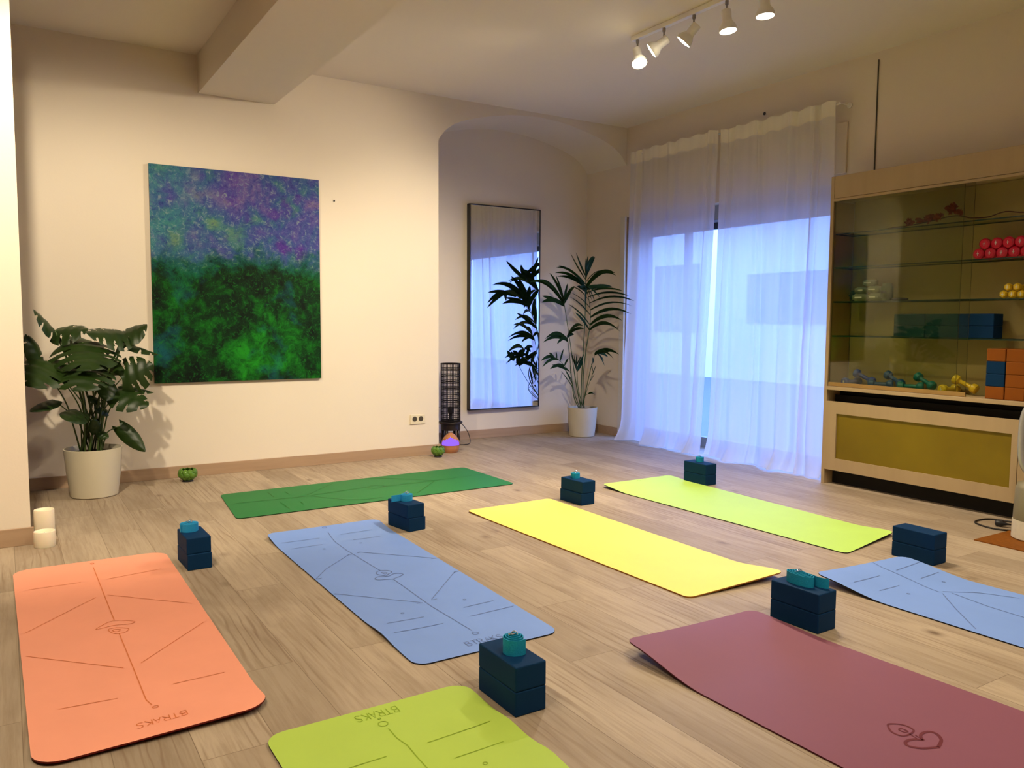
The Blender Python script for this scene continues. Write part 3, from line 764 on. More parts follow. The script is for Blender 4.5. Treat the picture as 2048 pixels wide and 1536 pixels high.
# ------------------------------------------------------------------ display cabinet
CX0, CX1, CY0, CY1 = 4.82, 5.055, 1.15, 3.60
cab = thing('display_cabinet', (4.93, 2.4, 0), 'maple display cabinet with glass shelves and a brass mesh lower panel along the right wall', 'cabinet')
for q in (CY1 - .026, CY0): obj('side_panel', B(CX0, CX1, q, q + .026, .0, 2.112, .002), M['maple'], cab)
obj('side_lining', B(CX0 + .012, CX1 - .02, CY1 - .031, CY1 - .0265, .684, 1.944), M['mapled'], cab)
obj('back_board', B(CX1 - .012, CX1 - .001, CY0 + .026, CY1 - .032, .684, 1.96), M['cabback'], cab)
bm = B(CX0 + .001, CX1, CY0 + .026, CY1 - .027, 1.962, 2.112, .002)
obj('fascia', bm, M['maple'], cab)
obj('door_track', B(CX0 - .004, CX0 + .03, CY0 + .026, CY1 - .027, 1.943, 1.960, .002), M['maple'], cab)
obj('counter', B(CX0 - .02, CX1, CY0 + .026, CY1 - .027, .660, .684, .002), M['maple'], cab)
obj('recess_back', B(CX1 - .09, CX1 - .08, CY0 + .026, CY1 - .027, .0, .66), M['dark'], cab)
obj('recess_shadow_board', B(CX0 + .09, CX0 + .10, CY0 + .026, CY1 - .027, .0, .62), M['dark'], cab)  # near-black sheet painting the shade behind the lower panels
def lower_panel(y0, y1):
    bm = bmesh.new(); z0, z1 = .105, .580; f = .082
    box(bm, CX0 - .006, CX0 + .014, y0, y1, z1 - f, z1); box(bm, CX0 - .006, CX0 + .014, y0, y1, z0, z0 + f)
    box(bm, CX0 - .006, CX0 + .014, y1 - f, y1, z0 + f, z1 - f); box(bm, CX0 - .006, CX0 + .014, y0, y0 + .036, z0 + f, z1 - f)
    o = obj('lower_panel', bm, M['maple'], cab)
    obj('mesh_insert', B(CX0 + .006, CX0 + .010, y0 + .03, y1 - f + .004, z0 + f - .004, z1 - f + .004), M['mesh'], o)
lower_panel(2.310, 3.572); lower_panel(CY0 + .028, 2.306)
def glass_slab(name, x0, x1, y0, y1, z0, z1, m, parent, thin):
    bm = B(x0, x1, y0, y1, z0, z1)
    for f in bm.faces:
        f.normal_update()
        f.material_index = 0 if abs(f.normal[thin]) > .5 else 1
    return obj(name, bm, m, parent)
SH = [1.726, 1.498, 1.266, 1.033]
for z in SH:
    glass_slab('glass_shelf', CX0 + .022, CX1 - .014, CY0 + .03, CY1 - .033, z - .008, z, [M['shelf'], M['shelfedge']], cab, 2)
for (x, y0) in ((CX0 + .004, 2.625), (CX0 + .013, 2.690)):
    d_ = glass_slab('sliding_door', x, x + .005, y0, CY1 - .032, .690, 1.942, [M['door'], M['dooredge']], cab, 0)
    if x < CX0 + .01: obj('door_rail', B(x - .002, x + .007, y0, CY1 - .032, .686, .712), M['mapled'], d_)

# dumbbells
def dumbbell_mesh(m, L=.155, r=.030, hr=.0125, hexa=False):
    n = 6 if hexa else 20
    bm = bmesh.new(); h = L / 2; a = .042
    prof = [(0, -h), (r * .72, -h), (r * .95, -h + .007), (r, -h + .018), (r * .92, -h + a - .008), (hr * 1.2, -h + a + .002), (hr, -h + a + .01), (hr * 1.12, 0), (hr, h - a - .01), (hr * 1.2, h - a - .002), (r * .92, h - a + .008), (r, h - .018), (r * .95, h - .007), (r * .72, h), (0, h)]
    lathe(bm, prof, 0, 0, 0, n)
    o = obj('dumbbell', bm, m); autosmooth(o, 32)
    bm = bmesh.new()
    box(bm, -.012, .012, -.0015, .0015, h + .0002, h + .0008)
    box(bm, -.0015, .0015, -.007, .007, h + .0002, h + .0008)
    k = obj('weight_mark', bm, M['mark'], o)
    return o
def place(o, p, d, label, group=None):
    o.location = p; o.rotation_euler = V((0, 0, 1)).rotation_difference(V(d).normalized()).to_euler()
    tag(o, label, 'dumbbell', group)
ctz = .684
prs = [('blue', M['dbb'], 3.485, 'nearest the cabinet side'), ('dark blue', M['dbt'], 3.265, 'second from the cabinet side'), ('green teal', M['dbg'], 3.055, 'third from the cabinet side'), ('yellow', M['dby'], 2.80, 'behind the edge of the sliding glass')]
for i, (cn, m, y, wh) in enumerate(prs):
    o = dumbbell_mesh(m)
    if i in (0, 3): place(o, (4.955, y - .005, ctz + .0305), (-1, .12, 0), cn + ' dumbbell lying end-on under its mate, ' + wh, 'dumbbell pairs on the counter')
    else: place(o, (4.93, y - .02, ctz + .0305), (-.45, .9, 0), cn + ' dumbbell lying flat under its mate, ' + wh, 'dumbbell pairs on the counter')
    o2 = copy_tree(o)
    place(o2, (4.965, y - .095, ctz + .067), (-.12, .9, .42) if i in (0, 3) else (.18, .9, .42), cn + ' dumbbell propped slantwise on its mate, ' + wh, 'dumbbell pairs on the counter')
pk = dumbbell_mesh(M['dbp'], .15, .0325)
rows = [(2.623, 0), (2.556, 0), (2.490, 0), (2.424, 0), (2.358, 0), (2.590, 1), (2.523, 1), (2.457, 1), (2.391, 1)]
nm = ['first', 'second', 'third', 'fourth', 'fifth']
for i, (y, lv) in enumerate(rows):
    o = pk if i == 0 else copy_tree(pk)
    k = nm[i if lv == 0 else i - 5]
    place(o, (4.955, y, 1.4985 + .0325 + lv * .0562), (-1, 0, 0), 'pink dumbbell, %s from the left in the %s row of the pile' % (k, 'upper' if lv else 'lower'), 'pink dumbbells piled on the second shelf')
yk = dumbbell_mesh(M['dby'], .13, .0235, .01, True)
rows = [(2.476, 0), (2.427, 0), (2.378, 0), (2.452, 1), (2.403, 1)]
for i, (y, lv) in enumerate(rows):
    o = yk if i == 0 else copy_tree(yk)
    k = nm[i if lv == 0 else i - 3]
    place(o, (4.955, y, 1.2665 + .0238 + lv * .0405), (-1, 0, 0), 'small yellow dumbbell, %s from left in the %s row on the third shelf' % (k, 'upper' if lv else 'lower'), 'yellow dumbbells piled on the third shelf')
# blocks in the cabinet
SG = 'dark teal blocks on the lowest glass shelf'
for lv in range(2):
    for i in range(3):
        y = 3.149 - .105 - i * .212
        if i == 2: y = 2.62 + .02
        if i == 2: block(4.955, 2.627, 1.0335 + lv * .073, 0, 'dark blue block at the open end of the %s row on the lowest glass shelf' % ('upper' if lv else 'lower'), SG)
        else: block(4.955, 3.046 - i * .2105, 1.0335 + lv * .073, 0, 'dark teal block behind glass, %s in the %s row on the lowest shelf' % (('leftmost', 'second')[i], 'upper' if lv else 'lower'), SG, M['foamt'])
OG = 'stacked blocks on the counter'
lv_n = ['bottom', 'second from bottom', 'third from bottom', 'top']
for lv in range(4):
    mt = M['foam'] if lv in (1, 2) else M['orange']
    block(4.942, 2.470, .6845 + lv * .073, 90, '%s block, %s of the left stack on the cabinet counter' % ('dark blue' if lv in (1, 2) else 'orange', lv_n[lv]), OG, mt).scale = (1, .93, 1)
    block(4.942, 2.360, .6845 + lv * .073 , 90, 'orange block, %s of the right stack on the cabinet counter' % lv_n[lv], OG, M['orange']).scale = (1, .93, 1)
# grey pouches, olive strap, rubber
def pouch(x, y, z, sx, sy, sz, rz, m, name, label, grp=None):
    bm = bmesh.new(); bmesh.ops.create_cube(bm, size=1)
    bmesh.ops.bevel(bm, geom=list(bm.edges), offset=.18, segments=3, affect='EDGES')
    R = Matrix.Rotation(math.radians(rz), 4, 'Z')
    for v in bm.verts: v.co = R @ V((v.co.x * sx, v.co.y * sy, (v.co.z + .5) * sz)); v.co += V((x, y, z))
    o = obj(name, bm, m, org=(x, y, z), smooth=True); tag(o, label, 'weight cuff' if 'cuff' in name else 'strap', grp)
    bm = bmesh.new(); box(bm, x - sx * .52, x - sx * .50, y - sy * .3, y + sy * .3, z + sz * .42, z + sz * .58)
    obj('seam_band', bm, M['mark'] if m is M['grey'] else M['gdark'], o)
GP = 'grey weight cuffs on the third shelf'
zs = 1.2668
pouch(4.93, 3.415, zs, .08, .105, .050, 4, M['grey'], 'weight_cuff', 'grey weight cuff at the bottom left of the heap on the third shelf', GP)
pouch(4.94, 3.305, zs, .08, .10, .052, -5, M['grey'], 'weight_cuff', 'grey weight cuff at the bottom middle of the heap on the third shelf', GP)
pouch(4.935, 3.41, zs + .051, .075, .085, .045, 8, M['grey'], 'weight_cuff', 'grey weight cuff in the left middle of the heap on the third shelf', GP)
pouch(4.94, 3.32, zs + .053, .075, .08, .048, -3, M['grey'], 'weight_cuff', 'grey weight cuff in the right middle of the heap on the third shelf', GP)
pouch(4.94, 3.355, zs + .102, .07, .085, .042, 3, M['grey'], 'weight_cuff', 'grey weight cuff on top of the heap on the third shelf', GP)
pouch(4.93, 3.225, zs, .07, .062, .115, 0, M['grn'], 'resistance_band', 'olive rolled band standing right of the grey cuffs', None)
pouch(4.93, 3.478, zs, .07, .026, .075, 12, M['gdark'], 'resistance_band', 'dark folded band at the left end of the third shelf', None)
pouch(4.93, 3.135, zs, .04, .105, .018, 0, M['gdark'], 'resistance_band', 'flat dark strip lying on the third shelf', None)
# dried branch
br = thing('dried_branch', (4.93, 2.95, 1.727), 'dried rust coloured flower branch lying on the top glass shelf', 'branch')
P = smooth_path([(4.93, 3.30, 1.730), (4.94, 3.20, 1.742), (4.94, 3.1, 1.744), (4.93, 2.95, 1.757), (4.93, 2.80, 1.775), (4.93, 2.7, 1.752), (4.92, 2.6, 1.745), (4.92, 2.5, 1.766), (4.92, 2.4, 1.752), (4.92, 2.28, 1.765), (4.92, 2.2, 1.75)], 5)
obj('twig', ring_tube(bmesh.new(), P, .0035, 6), M['twig'], br, smooth=True)
rnd = random.Random(3)
for (y, z, r) in ((3.09, 1.765, .036), (3.02, 1.768, .030), (2.955, 1.776, .040), (2.90, 1.780, .036), (2.815, 1.822, .046), (2.775, 1.795, .030)):
    bm = bmesh.new()
    for k in range(22):
        a = rnd.random() * 2 * PI; e = math.asin(rnd.uniform(-.9, 1))
        d = V((math.cos(a) * math.cos(e), math.sin(a) * math.cos(e), math.sin(e)))
        t = d.orthogonal().normalized(); b = d.cross(t); rr = r * rnd.uniform(.6, 1.05); c = V((4.925, y, z))
        vs = [c + d * rr * .25 - t * rr * .1, c + d * rr * .7 + t * rr * .5, c + d * rr * 1.0 + b * rr * .15, c + d * rr * .7 - t * rr * .5]
        for v in vs: v.z = max(v.z, 1.728)
        vv = [bm.verts.new(v) for v in vs]; bm.faces.new(vv)
    bmesh.ops.create_icosphere(bm, subdivisions=1, radius=r * .6, matrix=Matrix.Translation((4.925, y, max(z, 1.73 + r * .6))))
    obj('flower_head', bm, M['flower'], br)

# ------------------------------------------------------------------ plants
def pot(root, x, y, rt, rb, h, soil_z):
    bm = lathe(bmesh.new(), [(0, 0), (rb * .94, 0), (rb, .006), (lerp(rb, rt, .55) * 1.015, h * .5), (rt, h - .012), (rt + .001, h), (rt - .006, h + .001), (rt - .009, h - .01), (rt - .012, soil_z), (0, soil_z - .002)], x, y, 0, 56)
    p_ = obj('pot', bm, M['potg'], root, smooth=True); autosmooth(p_, 40)
    bm = bmesh.new(); rnd = random.Random(1)
    prof = [(0, soil_z + .012), (rt * .5, soil_z + .010), (rt - .012, soil_z + .001)]
    lathe(bm, prof, x, y, 0, 40)
    obj('soil', bm, M['soil'], root, smooth=True)
def mleaf(base, tip, nrm, W, cuts=4, droop=.10, seed=0, fold=.12):
    """heart shaped leaf with slits; base = petiole attachment, tip = leaf end"""
    base, tip = V(base), V(tip); a = tip - base; L = a.length; a.normalize()
    n = V(nrm); n = (n - a * n.dot(a)).normalized(); b = a.cross(n)
    rnd = random.Random(seed)
    bm = bmesh.new(); NT, NS = 40, 20
    def prof(t):  # half width
        return W / 2 * max(0, math.sin(PI * min(1, (t * .93 + .07)) ** .72)) ** .75
    def P(t, s):
        hw = prof(t); back = -.30 * L * (1 - t) ** 2.2 * abs(s) ** 1.3
        x = L * t + back + .13 * L * abs(s) * (1 - t)
        z = -droop * L * (t ** 2) - fold * hw * abs(s) + .02 * math.sin(t * 21 + s * 3 + seed) * hw - .25 * hw * abs(s) ** 3
        return base + a * x + b * (s * hw) + n * z
    g = [[bm.verts.new(P(i / NT, -1 + 2 * j / NS)) for j in range(NS + 1)] for i in range(NT + 1)]
    sl = {-1: [], 1: []}
    for sd in (-1, 1):
        for k in range(cuts):
            c = int(NT * (.20 + .60 * (k + rnd.uniform(-.15, .2)) / max(1, cuts - 1)))
            sl[sd].append((c, rnd.uniform(.34, .55)))
    for i in range(NT):
        for j in range(NS):
            s = -1 + 2 * (j + .5) / NS; sd = 1 if s > 0 else -1
            cut = False
            for c, dep in sl[sd]:
                if i == c and abs(s) > dep: cut = True
                if i == c + 1 and abs(s) > dep + .10: cut = True
                if i == c + 2 and abs(s) > dep + .38: cut = True
            if not cut: bm.faces.new((g[i][j], g[i][j + 1], g[i + 1][j + 1], g[i + 1][j]))
    bmesh.ops.remove_doubles(bm, verts=bm.verts, dist=.0006)
    for v in [v for v in bm.verts if not v.link_faces]: bm.verts.remove(v)
    return bm
mx, my = .445, 5.70
mo = thing('potted_monstera', (mx, my, 0), 'large leafy monstera in a cream round pot left of the painting', 'plant')
pot(mo, mx, my, .167, .136, .305, .272)
LV = [ # attach, tip, normal, width, cuts, seed, droop
 ((0.2534, 5.62, 1.049), (0.1476, 5.5, 1.173), (.35, -.45, .6), .17, 3, 1, .02),
 ((0.2629, 5.66, 1.0424), (0.4204, 5.58, 1.0798), (.1, -.55, .85), .24, 3, 2, .18),
 ((0.6399, 5.62, 1.0235), (0.4146, 5.52, 1.038), (.05, -.55, .85), .26, 4, 3, .02),
 ((0.6342, 5.62, 1.0235), (0.772, 5.6, 1.0742), (-.2, -.5, .8), .20, 2, 31, -.10),
 ((0.3982, 5.58, 0.9762), (0.4302, 5.32, 0.8534), (0, -.55, .85), .40, 4, 4, .14),
 ((0.3445, 5.8, 0.9837), (0.5815, 5.8, 0.9303), (.1, -.5, .8), .26, 3, 5, .15),
 ((0.1981, 5.5, 0.8679), (0.1232, 5.3, 0.7596), (0, -.75, .66), .30, 3, 6, .16),
 ((0.2091, 5.52, 0.8668), (0.2677, 5.4, 0.783), (.1, -.7, .66), .24, 2, 61, .2),
 ((0.383, 5.5, 0.8459), (0.3873, 5.28, 0.7459), (0, -.7, .7), .36, 4, 7, .22),
 ((0.1706, 5.6, 0.864), (0.1135, 5.55, 1.0265), (.5, -.7, .3), .12, 2, 8, .1),
 ((0.6075, 5.58, 0.7458), (0.7807, 5.52, 0.8357), (.15, -.85, .35), .24, 4, 9, .08),
 ((0.6337, 5.68, 0.9716), (0.8352, 5.62, 0.8941), (.1, -.18, .95), .14, 3, 10, .02),
 ((0.568, 5.66, 0.7579), (0.4959, 5.64, 0.8678), (-.5, -.7, .3), .14, 1, 11, .1),
 ((0.538, 5.6, 0.7124), (0.5163, 5.52, 0.6199), (.1, -.9, .3), .12, 0, 12, .1),
 ((0.6294, 5.66, 0.6985), (0.7961, 5.6, 0.6514), (.1, -.22, .95), .12, 2, 13, .02),
 ((0.5737, 5.58, 0.656), (0.7385, 5.45, 0.5967), (.05, -.75, .65), .20, 3, 14, .12),
 ((0.593, 5.66, 0.4345), (0.7232, 5.55, 0.2786), (-.45, -.7, .35), .105, 0, 15, .08),
 ((0.2341, 5.56, 0.6297), (0.1062, 5.44, 0.5994), (-.1, -.35, .9), .12, 0, 16, .14),
 ((0.3727, 5.6, 0.5517), (0.2931, 5.45, 0.5289), (0, -.7, .6), .16, 1, 17, .1),
 ((0.4868, 5.66, 0.5997), (0.4182, 5.62, 0.647), (.2, -.7, .6), .06, 0, 18, .1),
 ((0.53, 5.66, 0.5309), (0.4573, 5.62, 0.5702), (.2, -.7, .6), .07, 0, 19, .1),
 ((0.4579, 5.62, 0.407), (0.4462, 5.58, 0.4999), (0, -.9, .2), .07, 0, 20, .05),
 ((0.4774, 5.62, 0.4056), (0.5233, 5.58, 0.379), (0, -.8, .5), .06, 0, 21, .05),
 ((0.517, 5.72, 0.8575), (0.633, 5.72, 0.7908), (.2, -.6, .7), .16, 2, 22, .15),
]
rnd = random.Random(8)
for i, (b_, t_, n_, w_, cu, sd, dr) in enumerate(LV):
    lf = obj('leaf', mleaf(b_, t_, n_, w_, cu, dr, sd), M['mleaf'], mo, smooth=True)
    a_ = 2 * PI * rnd.random(); s0 = V((mx + .06 * math.cos(a_) - .01, my + .05 * math.sin(a_), .275))
    e_ = V(b_); mid = s0.lerp(e_, .5) + V(((e_.x - s0.x) * -.10, 0, .05))
    ring_r = .0065 if e_.z > .9 else .004
    pth = smooth_path([s0, s0.lerp(mid, .5) + V((0, 0, .02)), mid, e_], 5)
    obj('stem', ring_tube(bmesh.new(), pth, [lerp(ring_r * 1.35, ring_r * .8, k / (len(pth) - 1)) for k in range(len(pth))], 7), M['mstem'], mo, smooth=True)

# kentia palm
px_, py_ = 4.76, 6.30
pa = thing('potted_palm', (px_, py_, 0), 'tall kentia palm in a cream pot in the corner beside the mirror', 'plant')
pot(pa, px_, py_, .147, .122, .285, .258)
def blade(bm, p0, p1, w, droop, nrm):
    p0, p1 = V(p0), V(p1); a = p1 - p0; L = a.length; n = 9
    nn = V(nrm); b = a.cross(nn)
    if b.length < 1e-6: b = V((1, 0, 0))
    b.normalize()
    prev = None
    for i in range(n + 1):
        t = i / n
        c = p0 + a * t + V((0, 0, 4 * droop * L * t * (1 - t)))
        hw = w / 2 * (math.sin(PI * min(1, t * .85 + .12)) ** .8) if t < 1 else .0006
        hw = max(hw, .0008)
        up = V((0, 0, .35 * hw))
        row = [bm.verts.new(c + b * hw), bm.verts.new(c + a.normalized().cross(b) * hw * .35), bm.verts.new(c - b * hw)]
        if prev:
            bm.faces.new((prev[0], prev[1], row[1], row[0])); bm.faces.new((prev[1], prev[2], row[2], row[1]))
        prev = row
def frond(stem, rach, leaves, w=.026, r0=.006):
    """stem: path from soil to the frond; rach: rachis points; leaves: (t on rachis, tip, droop)"""
    sp = smooth_path([V(q) for q in stem] + [V(rach[0])], 6)
    rp = smooth_path([V(q) for q in rach], 6)
    bm = ring_tube(bmesh.new(), sp + rp[1:], [lerp(r0, .0018, i / (len(sp) + len(rp) - 2)) for i in range(len(sp) + len(rp) - 1)], 7)
    fo = obj('frond', bm, M['pstem'], pa, smooth=True)
    bm = bmesh.new()
    for (t, tip, dr) in leaves:
        k = t * (len(rp) - 1); i = min(int(k), len(rp) - 2); p = rp[i].lerp(rp[i + 1], k - i)
        blade(bm, p, tip, w * 1.55, dr, (.45, -.85, .2))
    obj('leaflets', bm, M['pleaf'], fo, smooth=True)
b0 = (4.745, 6.30, .262)
# top frond
frond([b0, (4.7318, 6.28, 0.5515), (4.7301, 6.24, 1.037)], [(4.7113, 6.2, 1.4325), (4.6587, 6.14, 1.4996), (4.6119, 6.08, 1.5747)],
 [(0, (4.4653, 6.3325, 1.5435), .14), (0, (4.4242, 6.3075, 1.5739), .16), (.1, (4.4351, 6.3075, 1.6258), .18), (.3, (4.4549, 6.295, 1.6447), .10), (.6, (4.6206, 6.3325, 1.7724), -.03), (.8, (4.4399, 6, 1.7457), -.04), (1, (4.5927, 6.05, 1.7061), 0), (1, (4.8021, 6.2, 1.7392), .10), (.7, (4.853, 6.25, 1.74), .05), (.4, (4.763, 5.95, 1.5787), .20), (.2, (4.6663, 5.7, 1.532), .16), (0, (4.6544, 5.7, 1.5539), .14), (.9, (4.8827, 6.4, 1.7606), 0), (.5, (4.6186, 6, 1.6858), .02)])
# big right frond
frond([(4.765, 6.29, .262), (4.7424, 6.27, 0.5518), (4.7361, 6.22, 0.845)], [(4.7291, 6.16, 1.038), (4.6921, 6.1, 1.2037), (4.5834, 6, 1.3633), (4.483, 5.9, 1.4399)],
 [(.0, (4.723, 5.7, 1.0302), .16), (.12, (4.7443, 5.7, 1.1297), .14), (.25, (4.849, 5.7, 1.1894), .14), (.38, (4.8592, 5.7, 1.2623), .12), (.5, (4.8819, 5.7, 1.3081), .12), (.62, (4.8217, 5.7, 1.3523), .10), (.74, (4.7503, 5.7, 1.3957), .09), (.84, (4.7846, 5.9, 1.4437), .06), (.93, (4.6973, 5.85, 1.4305), .04), (1, (4.567, 5.8, 1.3312), .10), (1, (4.433, 5.7, 1.2868), .12), (.95, (4.3937, 5.7, 1.3081), .1),
  (.12, (4.5888, 6.32, 1.2851), .08), (.28, (4.6024, 6.3075, 1.3519), .08), (.42, (4.6105, 6.295, 1.3899), .08), (.56, (4.6302, 6.2825, 1.4424), .08), (.7, (4.3445, 5.85, 1.43), .06), (.84, (4.3406, 5.8, 1.4194), .06), (.0, (4.5106, 6.1, 1.2018), .06), (.9, (4.3608, 5.75, 1.2556), .08)], .024)
# left upper frond
frond([(4.735, 6.28, .262), (4.6, 6.2, 0.5611), (4.6332, 6.3325, 0.891)], [(4.5387, 6.3075, 1.2651), (4.5231, 6.295, 1.3216)],
 [(0, (4.2612, 6.2825, 1.3537), .05), (0, (4.1123, 6.27, 1.474), .20), (.3, (4.1924, 6.2575, 1.4989), .16), (.6, (4.3352, 6.27, 1.5689), .10), (.8, (4.4185, 6.2825, 1.5491), .04), (1, (4.553, 6.2825, 1.4782), .02), (1, (4.4332, 6, 1.4373), .05), (.5, (4.6459, 6.32, 1.444), .08), (.2, (4.2393, 6.2575, 1.2925), .12)], .030)
# lower left frond
frond([(4.735, 6.31, .262), (4.6947, 6.3575, 0.4004), (4.6359, 6.3325, 0.6972)], [(4.5938, 6.32, 0.9255), (4.5721, 6.3075, 0.9788)],
 [(0, (4.2857, 6.295, 0.9193), .16), (.2, (4.2995, 6.2825, 0.9524), .2), (.4, (4.3534, 6.295, 0.9895), .16), (.6, (4.4469, 6.295, 0.9036), .16), (1, (4.6179, 6.1, 1.0482), .14), (.7, (4.6552, 6.3075, 0.9928), .2), (.9, (4.5302, 6, 1.0771), .16)], .022, .005)
# lower right frond
frond([(4.77, 6.31, .262), (4.7271, 6.2, 0.4601), (4.7069, 6.1, 0.6831)], [(4.6912, 6.05, 0.7334), (4.6745, 6, 0.8251)],
 [(.8, (4.7157, 5.7, 0.8218), .14), (.9, (4.6585, 5.7, 0.7776), .16), (1, (4.71, 5.9, 0.7074), .22), (1, (4.7901, 5.95, 0.7875), .16), (.4, (4.608, 5.95, 0.7306), .10), (1, (4.8191, 5.95, 0.8388), .10), (.9, (4.7033, 5.9, 0.754), .2)], .026, .005)
# low left frond
frond([(4.735, 6.29, .262), (4.5962, 6.2, 0.4174)], [(4.637, 6.3325, 0.6242), (4.4928, 6.3075, 0.7402), (4.4135, 6.295, 0.7805)],
 [(.1, (4.4, 6.3075, 0.704), .06), (.3, (4.3686, 6.295, 0.6674), .1), (.6, (4.2739, 6.2825, 0.6894), .16), (.9, (4.2563, 6.2825, 0.7463), .14), (1, (4.3467, 6.2825, 0.82), .05), (.5, (4.5325, 6.3075, 0.8545), .02), (.3, (4.5929, 6.3075, 0.767), .06), (.7, (4.4361, 6.295, 0.8324), .04)], .020, .004)
# centre dark frond
frond([(4.755, 6.27, .262), (4.6222, 6.18, 0.4659)], [(4.542, 6.1, 0.6544), (4.504, 6.05, 0.7142)],
 [(0, (4.6279, 6.3075, 0.8194), 0), (.4, (4.6489, 6.295, 0.7954), 0), (.8, (4.4596, 6, 0.8101), 0), (1, (4.5115, 6, 0.8), 0), (.3, (4.5838, 6.05, 0.8154), 0), (0, (4.611, 6.1, 0.747), .05)], .030, .004)
# small low stems
frond([(4.77, 6.30, .262), (4.7046, 6.2, 0.3643)], [(4.7241, 6.15, 0.5218), (4.7529, 6.12, 0.6474)], [(.6, (4.7664, 6.1, 0.7055), 0), (.2, (4.7499, 6.1, 0.6199), 0), (.9, (4.7062, 6.1, 0.726), 0)], .012, .003)
frond([(4.78, 6.29, .262)], [(4.7039, 6.2, 0.4031), (4.7256, 6.15, 0.4303)], [(1, (4.7593, 6.1, 0.4232), .12), (.8, (4.735, 6.1, 0.4386), .1)], .012, .003)
frond([(4.73, 6.29, .262)], [(4.5962, 6.2, 0.4174), (4.6536, 6.3375, 0.5601)], [(.9, (4.5588, 6.3325, 0.67), 0), (.6, (4.5405, 6.3325, 0.7091), 0), (1, (4.63, 6.3325, 0.6973), 0), (.4, (4.5237, 6.3325, 0.642), .03)], .012, .003)

# ------------------------------------------------------------------ niche corner: stool, lamp, diffuser, bowls
sx, sy = 3.372, 6.42
stl = thing('carved_stool', (sx, sy, 0), 'small dark carved wooden stool holding the woven lamp in the niche', 'stool')
obj('seat', lathe(bmesh.new(), [(0, .196), (.100, .196), (.106, .200), (.108, .208), (.104, .216), (.095, .214), (0, .212)], sx, sy, 0, 40), M['ebony'], stl, smooth=True)
obj('apron', lathe(bmesh.new(), [(.088, .196), (.088, .140), (.080, .140), (.080, .196)], sx, sy, 0, 32), M['ebony'], stl)
for a_ in (35, 125, 215, 305):
    lx, ly = sx + .078 * math.cos(math.radians(a_)), sy + .078 * math.sin(math.radians(a_))
    obj('leg', lathe(bmesh.new(), [(0, 0), (.014, 0), (.017, .02), (.013, .04), (.018, .07), (.012, .10), (.016, .14), (0, .14)], lx, ly, 0, 14), M['ebony'], stl, smooth=True)
lam = thing('woven_lamp', (sx, sy, .2165), 'tall black woven cylinder lamp standing on the carved stool', 'lamp')
bm = bmesh.new(); r = .087; z0, z1 = .2175, .735
ring = lambda z, rr=r, tr=.0035: ring_tube(bm, [(sx + rr * math.cos(2 * PI * k / 40), sy + rr * math.sin(2 * PI * k / 40), z) for k in range(41)], tr, 5, False)
nz = 27
for j in range(nz + 1):
    ring(lerp(z0 + .004, z1, j / nz), tr=.0050 if j in (0, nz) else (.0036 if j % 3 == 0 else (.0030 if j % 3 == 1 else .0001)))
for k in range(40):
    a_ = 2 * PI * k / 40
    ring_tube(bm, [(sx + r * math.cos(a_), sy + r * math.sin(a_), z0), (sx + r * math.cos(a_), sy + r * math.sin(a_), z1)], .0026, 4)
obj('woven_shade', bm, M['rattan'], lam)
obj('bulb', lathe(bmesh.new(), [(0, .2175), (.03, .2175), (.03, .235), (.012, .24), (.012, .27), (.022, .29), (.03, .32), (.022, .345), (0, .352)], sx, sy, 0, 20), M['gdark'], lam, smooth=True)
cb = obj('power_cable', ring_tube(bmesh.new(), smooth_path([(sx + .085, sy + .02, .20), (sx + .13, sy, .17), (sx + .17, sy - .03, .09), (sx + .165, sy - .06, .015), (sx + .10, sy - .07, .006), (sx + .06, sy - .05, .006)], 8), .0035, 7), M['cable'], org=(sx + .1, sy - .03, 0), smooth=True)
tag(cb, 'black lamp cable looping from the stool down to the floor', 'cable')
cb = obj('power_cable', ring_tube(bmesh.new(), smooth_path([(sx - .09, sy, .34), (sx - .12, sy - .01, .35), (sx - .165, sy - .03, .30), (sx - .17, sy - .06, .15), (sx - .15, sy - .10, .02), (sx - .12, sy - .2, .004), (3.21, 6.12, .004)], 8), .002, 6), M['pgrey'], org=(sx - .12, sy, 0), smooth=True)
tag(cb, 'thin grey cable hanging at the niche corner behind the stool', 'cable')
dx, dy = 3.185, 6.065
df = thing('aroma_diffuser', (dx, dy, 0), 'round wood grain aroma diffuser glowing purple on the floor by the niche', 'diffuser')
def dprof(t):  # radius by height fraction
    return .078 * math.sin(PI * (t * .82 + .12)) ** .55
bm = bmesh.new(); n = 56; H_ = .168
zs_ = [0, .004, .015, .03, .045, .058, .066, .074, .084, .096, .108, .120, .130, .140, .150, .158, .165, H_]
def rr_(z):
    if z < .06: return .056 + .022 * math.sin(min(1, z / .05) * PI / 2)
    t = (z - .06) / (H_ - .06)
    return .078 * math.cos(t * PI / 2) ** .62 + .004
rows = [[bm.verts.new((dx + rr_(z) * math.cos(2 * PI * k / n), dy + rr_(z) * math.sin(2 * PI * k / n), z)) for k in range(n)] for z in zs_]
bm.faces.new(rows[0][::-1]); bm.faces.new(rows[-1])
view = math.atan2(-dy, -dx)
for i in range(len(zs_) - 1):
    for k in range(n):
        a_ = (2 * PI * (k + .5) / n - view + PI) % (2 * PI) - PI
        z = (zs_[i] + zs_[i + 1]) / 2
        lim = 1.25 if z < .10 else max(0, 1.1 - (z - .10) / .036 * 1.1)
        if .062 < z < .137 and abs(a_) < lim: continue
        bm.faces.new((rows[i][k], rows[i][(k + 1) % n], rows[i + 1][(k + 1) % n], rows[i + 1][k]))
o = obj('shell', bm, M['dwood'], df, smooth=True)
bm = bmesh.new(); n = 72
def gr(z, k): return (rr_(z) - (.012 if k % 2 else .007))
